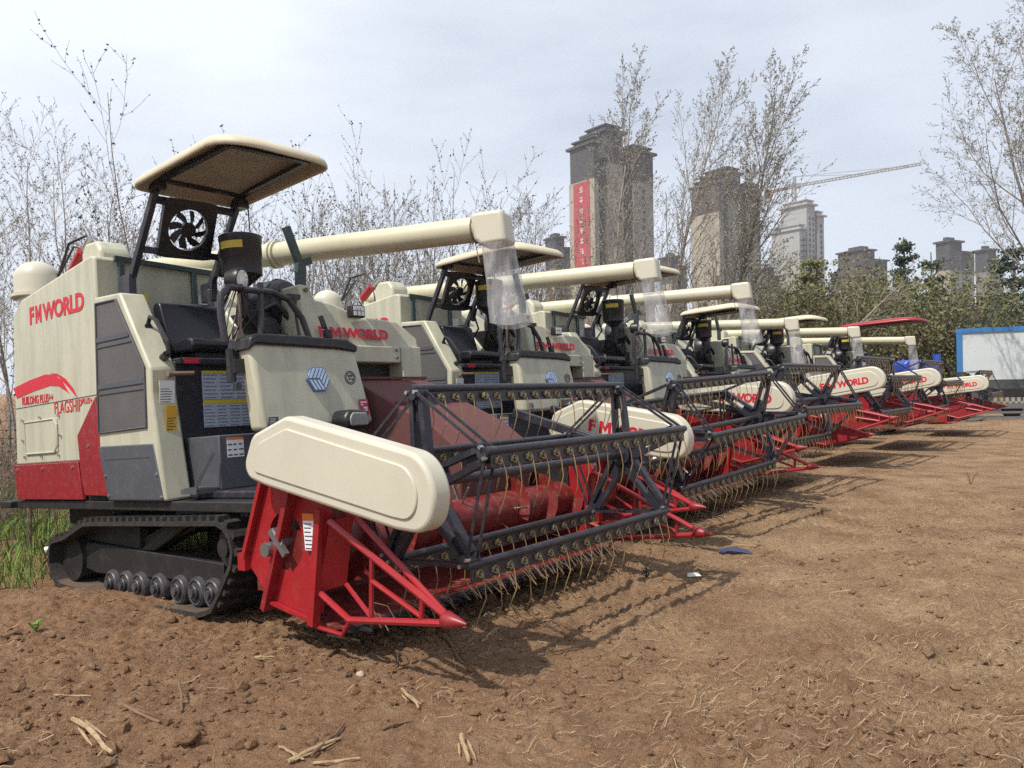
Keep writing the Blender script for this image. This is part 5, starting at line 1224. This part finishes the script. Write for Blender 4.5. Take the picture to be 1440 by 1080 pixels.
def crane():
    Z = 450; X = at(1121, Z); root = empty('tower_crane', (X, Z, 0)); tag(root, 'tower crane with a long thin jib above the pale unfinished tower', 'crane')
    def lattice(p, q, w_, r, n):
        p, q = Vector(p), Vector(q); d = (q-p).normalized(); a = d.cross(Vector((0, 0, 1)) if abs(d.z) < .9 else Vector((0, 1, 0))).normalized()*w_; b = a.cross(d).normalized()*w_; mb = MB(); cs = [a+b, a-b, -a-b, b-a]
        for c in cs: mb.bar(p+c, q+c, r, r)
        for i in range(n):
            s0, s1 = p.lerp(q, i/n), p.lerp(q, (i+1)/n)
            for j in range(4): mb.bar(s0+cs[j], s1+cs[(j+1) % 4], r*.7, r*.7)
        return mb
    zt = zat(1121, 262, Z); jx = at(1275, Z)-X; jz = zat(1275, 244, Z); cx = at(1090, Z)-X; cz = zat(1090, 268, Z)
    build(lattice((0, 0, 0), (0, 0, zt+2), .9, .32, 50), 'mast', 'crane_steel', root)
    build(lattice((0, 0, zt), (jx, -20, jz), .6, .28, 34), 'jib', 'crane_steel', root)
    build(lattice((0, 0, zt), (cx, 4, cz), .6, .3, 8), 'counter_jib', 'crane_red', root)
    build(MB().box(cx-2.2, cx+1.0, 2.5, 5.5, cz-3.4, cz+1.2), 'counterweight', 'crane_red', root, bevel=.2)
    build(lattice((0, 0, zt), (.5, 0, zat(1121, 248, Z)), .6, .3, 5), 'apex', 'crane_steel', root)
    g = MB(); g.box(.8, 3.2, -2.4, 0, zt-1.4, zt+1.4); build(g, 'cab', 'crane_steel', root, bevel=.2)
    ap = Vector((.5, 0, zat(1121, 248, Z))); g = MB()
    for q in ((jx*.55, -11, zt+(jz-zt)*.55), (jx*.9, -18, zt+(jz-zt)*.9), (cx*.9, 3, cz)): g.tube([ap, q], .13, 4)
    build(g, 'stay_cables', 'crane_steel', root)
crane()

# ------------------------------------------------------------------ shed, tractor, flat trailer at the far right
def shed():
    Z = 34; X = at(1349, Z); root = empty('site_shed', (X, Z, 0)); root.rotation_euler = (0, 0, R_(-33)); tag(root, 'white panel shed with bright blue edging at the right edge', 'shed')
    H_ = 3.62; build(MB().box(0, 9, 0, 3, 1.42, H_-.2), 'wall_panels', 'shed_white', root)
    build(MB().box(0.02, 9, .02, 3, 0, 1.415), 'lower_wall', 'shed_dark', root)
    build(MB().box(-.1, 9.1, -.06, 3.1, H_-.2, H_-.01), 'roof_edge', 'shed_blue', root)
    build(MB().box(-.08, .14, -.05, .3, 1.42, H_-.2), 'corner_post', 'shed_blue', root)
    g = MB()
    for k in range(1, 9): g.box(.2+k*.98, .225+k*.98, -.012, .01, 1.42, H_-.2)
    build(g, 'panel_joints', 'shed_white', root)
shed()
def tractor():
    Z = 27; X = at(1288, Z); root = empty('blue_tractor', (X, Z, 0)); tag(root, 'small blue tractor behind the reels left of the white shed', 'tractor')
    build(MB().prism([(-.6, 1.2), (-.6, 2.02), (-.45, 2.14), (.1, 2.14), (.42, 2.0), (.45, 1.2)], 'y', -.4, .4), 'hood', 'tractor_blue', root, bevel=.05)
    g = MB(); g.prism([(-2.0+.75*math.cos(R_(t)), 1.2+.75*math.sin(R_(t))) for t in range(0, 181, 15)], 'y', -.85, -.5); build(g, 'fender', 'tractor_blue', root)
    build(MB().cyl((.62, -.2, 1.6), (.62, -.2, 2.32), .12, 12), 'exhaust', 'tractor_blue', root)
    for x, z, r in ((-2.0, .7, .7), (.25, .5, .5)):
        for y in (-.75, .75): w_ = build(MB().lathe([(r*.6, -.16), (r, -.13), (r, .13), (r*.6, .16)], (x, y, z), LY, 20), 'wheel', 'tyre', root); build(MB().lathe([(.05, -.17), (r*.58, -.15), (r*.58, .15), (.05, .17)], (x, y, z), LY, 14), 'rim', 'tractor_blue', w_)
    build(MB().box(-1.6, .5, -.3, .3, .8, 1.25), 'chassis', 'chassis', root, bevel=.03)
tractor()
def trailer():
    Z = 29; X = at(1330, Z); root = empty('flat_trailer', (X, Z, 0)); root.rotation_euler = (0, 0, R_(-6)); tag(root, 'low grey flat trailer with ramps lying before the white shed', 'trailer')
    g = MB(); g.box(.6, 5.2, 0, 2.2, .42, .52); 
    build(g, 'deck', 'shed_dark', root, bevel=.02)
    g = MB(); g.box(1.2, 5.2, -.08, 0, .38, .56); g.box(.0, 5.2, -.5, -.42, .22, .30); g.box(0, 5.2, -.9, -.8, .05, .13); build(g, 'side_rail', 'steel_rod', root)
    g = MB()
    for k in range(16): g.box(1.6+k*.2, 1.7+k*.2, -.12, -.08, .62, .78)
    g.box(1.5, 4.9, -.09, -.05, .56, .64); build(g, 'comb_strip', 'concrete_lit', root)
    for x in (.2, 1.0): build(MB().bar((x, -.6, .1), (x-.9, -1.6, .03), .35, .05), 'ramp', 'steel_rod', root)
    for x in (2.4, 3.4): w_ = build(MB().lathe([(.18, -.1), (.32, -.09), (.32, .09), (.18, .1)], (x, .3, .32), LY, 16), 'wheel', 'tyre', root)
    build(MB().box(1.4, 5.0, .05, .4, .78, 1.1).box(1.4, 1.5, .1, .3, .5, .8).box(4.9, 5.0, .1, .3, .5, .8), 'rack', 'chassis', root)
trailer()

# ------------------------------------------------------------------ single things lying on the soil
def stalk(px, py, px2, py2, r, m, label, seed, up=0.0, name='corn_stalk', cat='corn stalk', husk=2):
    x0, y0 = gpt(px, py); x1, y1 = gpt(px2, py2); rng = random.Random(seed); mb = MB()
    a = Vector((x0, y0, ground_h(x0, y0)+r*.8)); b = Vector((x1, y1, ground_h(x1, y1)+r*.8+up)); n = 6; s = (b-a).cross(Vector((0, 0, 1)))*.014
    pts = [a.lerp(b, i/n)+s*math.sin(i*1.3+seed)+Vector((0, 0, rng.random()*r)) for i in range(n+1)]
    mb.tube(pts, [r*.72*(1+.2*(i % 2)-.35*i/n) for i in range(n+1)], 7)
    for k in range(husk):
        e = s.normalized()*(1 if k % 2 else -1)*r*(1.1+.5*rng.random()); t0, t1 = .35*rng.random(), .6+.4*rng.random()
        q = [a.lerp(b, t0+(t1-t0)*u)+e*(1+u*.5)+Vector((0, 0, r*.3*rng.random())) for u in (0, .3, .7, 1)]; mb.tube(q, [r*.2, r*.4, r*.35, r*.1], 5)
    o = a.copy(); ob = build(mb, name, m, org=o, recalc=False); ob.location = o; tag(ob, label, cat); return ob
stalk(98, 1015, 152, 1076, .016, 'stalk', 'thickest pale split corn stalk on the soil in the lower left corner', 1)
stalk(2, 892, 38, 864, .010, 'stalk', 'pale stick lying on the soil at the left edge near the grass', 2, husk=0, name='stick', cat='stick')
stalk(160, 994, 216, 1016, .011, 'stalk_dark', 'curved brown stalk left of the upright stub', 3, husk=1)
stalk(250, 1006, 246, 978, .009, 'stalk_dark', 'short dark stub standing upright in the soil', 4, up=.07, husk=0, name='stalk_stub', cat='stub')
stalk(558, 973, 582, 998, .011, 'stalk', 'pale husk piece lying on the soil below the red divider', 5)
stalk(641, 1040, 652, 1078, .014, 'stalk', 'pale split stalk at the bottom edge near the middle', 6)
stalk(398, 1074, 470, 1040, .012, 'stalk', 'longest pale stalk of the pile at the bottom edge', 7)
stalk(386, 1052, 420, 1072, .008, 'stalk', 'thin pale stalk crossing the pile at the bottom edge', 8, husk=1)
stalk(430, 1066, 478, 1022, .010, 'stalk_dark', 'brown stalk leaning over the pile at the bottom edge', 9, husk=1)
stalk(432, 1077, 498, 1070, .008, 'stalk', 'flat pale stalk at the right end of the pile', 10, husk=1)
stalk(352, 928, 380, 924, .010, 'stalk', 'short pale husk on the soil below the near crawler track', 11)
stalk(70, 980, 122, 978, .007, 'stalk', 'thin pale stalk above the thick split stalk', 12, husk=1)
stalk(530, 1028, 568, 1016, .009, 'stalk_dark', 'brown stalk between the husk piece and the bottom edge', 13, husk=1)
stalk(612, 890, 648, 938, .010, 'stalk_dark', 'dark stalk in the shade under the red divider tip', 14, husk=1)
stalk(672, 905, 700, 880, .009, 'stalk', 'pale stalk in the shade right of the divider tip', 15, husk=2)
stalk(455, 896, 500, 904, .010, 'stalk', 'pale stalk beside the lower end of the red side plate', 16, husk=1)
def lump(px, py, r, m, name, label, cat, seed, sq=.7):
    x, y = gpt(px, py); rng = random.Random(seed); bm = bmesh.new(); bmesh.ops.create_icosphere(bm, subdivisions=2, radius=r)
    for v in bm.verts: v.co *= .8+.45*noise.noise(v.co/r*1.2+Vector((seed, 0, 0))); v.co.z *= sq
    me = bpy.data.meshes.new(name); bm.to_mesh(me); bm.free(); me.materials.append(MATS[m]); me.polygons.foreach_set('use_smooth', [True]*len(me.polygons))
    o = bpy.data.objects.new(name, me); COL.objects.link(o); o.location = (x, y, ground_h(x, y)+r*.3); o.rotation_euler = (0, 0, seed); tag(o, label, cat)
lump(501, 950, .028, 'stone', 'stone', 'pale round stone on the soil below the red divider', 'stone', 1)
lump(14, 1010, .045, 'soil', 'soil_lump', 'big brown soil lump near the left edge', 'soil lump', 2)
lump(258, 1042, .06, 'soil', 'soil_lump', 'biggest brown soil lump right of the thick split stalk', 'soil lump', 3)
lump(236, 876, .05, 'soil', 'soil_lump', 'soil lump lying before the front end of the near track', 'soil lump', 4)
lump(330, 1050, .04, 'soil', 'soil_lump', 'soil lump near the bottom edge left of the stalk pile', 'soil lump', 5)
def paper_scrap():
    x, y = gpt(970, 812); h = ground_h(x, y); o = build(MB().add([(-.05, -.03, .01), (.06, -.02, .012), (.05, .04, .03), (-.03, .05, .02), (0, .0, .03)], [(0, 1, 4), (1, 2, 4), (2, 3, 4), (3, 0, 4)]), 'paper_scrap', 'paper', smooth=False, recalc=False); o.location = (x, y, h); tag(o, 'crumpled pale paper scrap on the soil right of the nearest header', 'paper scrap')
paper_scrap()
def rag():
    x, y = gpt(1030, 777); h = ground_h(x, y); mb = MB(); mb.tube([(-.13, .05, .02), (-.03, .02, .035), (.06, -.02, .03), (.14, -.06, .015)], [.02, .03, .025, .012], 7); mb.tube([(-.12, .0, .02), (.0, .03, .05), (.12, .01, .02)], .016, 6)
    o = build(mb, 'blue_rag', 'blue_rag'); o.location = (x, y, h); tag(o, 'dark blue rag lying on the soil right of the nearest header', 'rag')
rag()
def bottle():
    x, y = row_pt(7.6, 3.2); o = build(MB().lathe([(.012, -.07), (.035, -.06), (.022, -.02), (.036, .03), (.015, .06), (.003, .075)], (0, 0, .0), (.8, .2, .45), 12), 'plastic_bottle', 'plastic_white')
    x, y = at(71, 7.1), 7.1; o.location = (x, y, zat(71, 769, 7.1)); tag(o, 'crumpled white plastic litter caught in the grass behind the near track', 'plastic litter')
bottle()
def weed(px, py, h_, m, seed, label, n=9, leafy=True):
    x, y = gpt(px, py); g = ground_h(x, y); rng = random.Random(seed); mb = MB()
    for k in range(n):
        a = rng.random()*6.28; t = Vector((math.cos(a)*h_*.6*rng.random(), math.sin(a)*h_*.6*rng.random(), h_*(.5+.5*rng.random()))); mb.tube([(0, 0, 0), t*.5+Vector((0, 0, h_*.12)), t], .003, 3, caps=False)
        if leafy:
            u = Vector((rng.gauss(0, 1), rng.gauss(0, 1), .3)).normalized()*h_*.4; v = u.cross(Vector((0, 0, 1))).normalized()*h_*.16; mb.add([t-u*.3, t+v, t+u, t-v], [(0, 1, 2, 3)])
    o = build(mb, 'weed_plant', m, smooth=False, recalc=False); o.location = (x, y, g); tag(o, label, 'weed')
weed(45, 888, .07, 'grass_blade', 1, 'small green weed on the soil at the left edge', 14)
weed(1362, 682, .28, 'stalk_dark', 2, 'bare dark weed twig on the pale soil at the right', 8, False)
weed(905, 815, .09, 'leaf_dark', 3, 'dull green weed at the edge of the nearest header shade', 12)

# ------------------------------------------------------------------ thin spring haze
def haze():
    mb = MB().box(-420, 520, -60, 560, -1.6, 135); o = build(mb, 'haze', 'paper', smooth=False)
    m = bpy.data.materials.new('haze'); m.use_nodes = True; t = m.node_tree; t.nodes.clear(); out = N(t, 'ShaderNodeOutputMaterial'); v = N(t, 'ShaderNodeVolumePrincipled')
    v.inputs['Color'].default_value = (0.86, 0.9, 0.97, 1); v.inputs['Density'].default_value = 0.00042; v.inputs['Anisotropy'].default_value = 0.3
    t.links.new(v.outputs[0], out.inputs['Volume']); o.data.materials[0] = m; tag(o, 'thin pale haze between the harvesters and the towers', 'haze', kind='stuff')
haze()
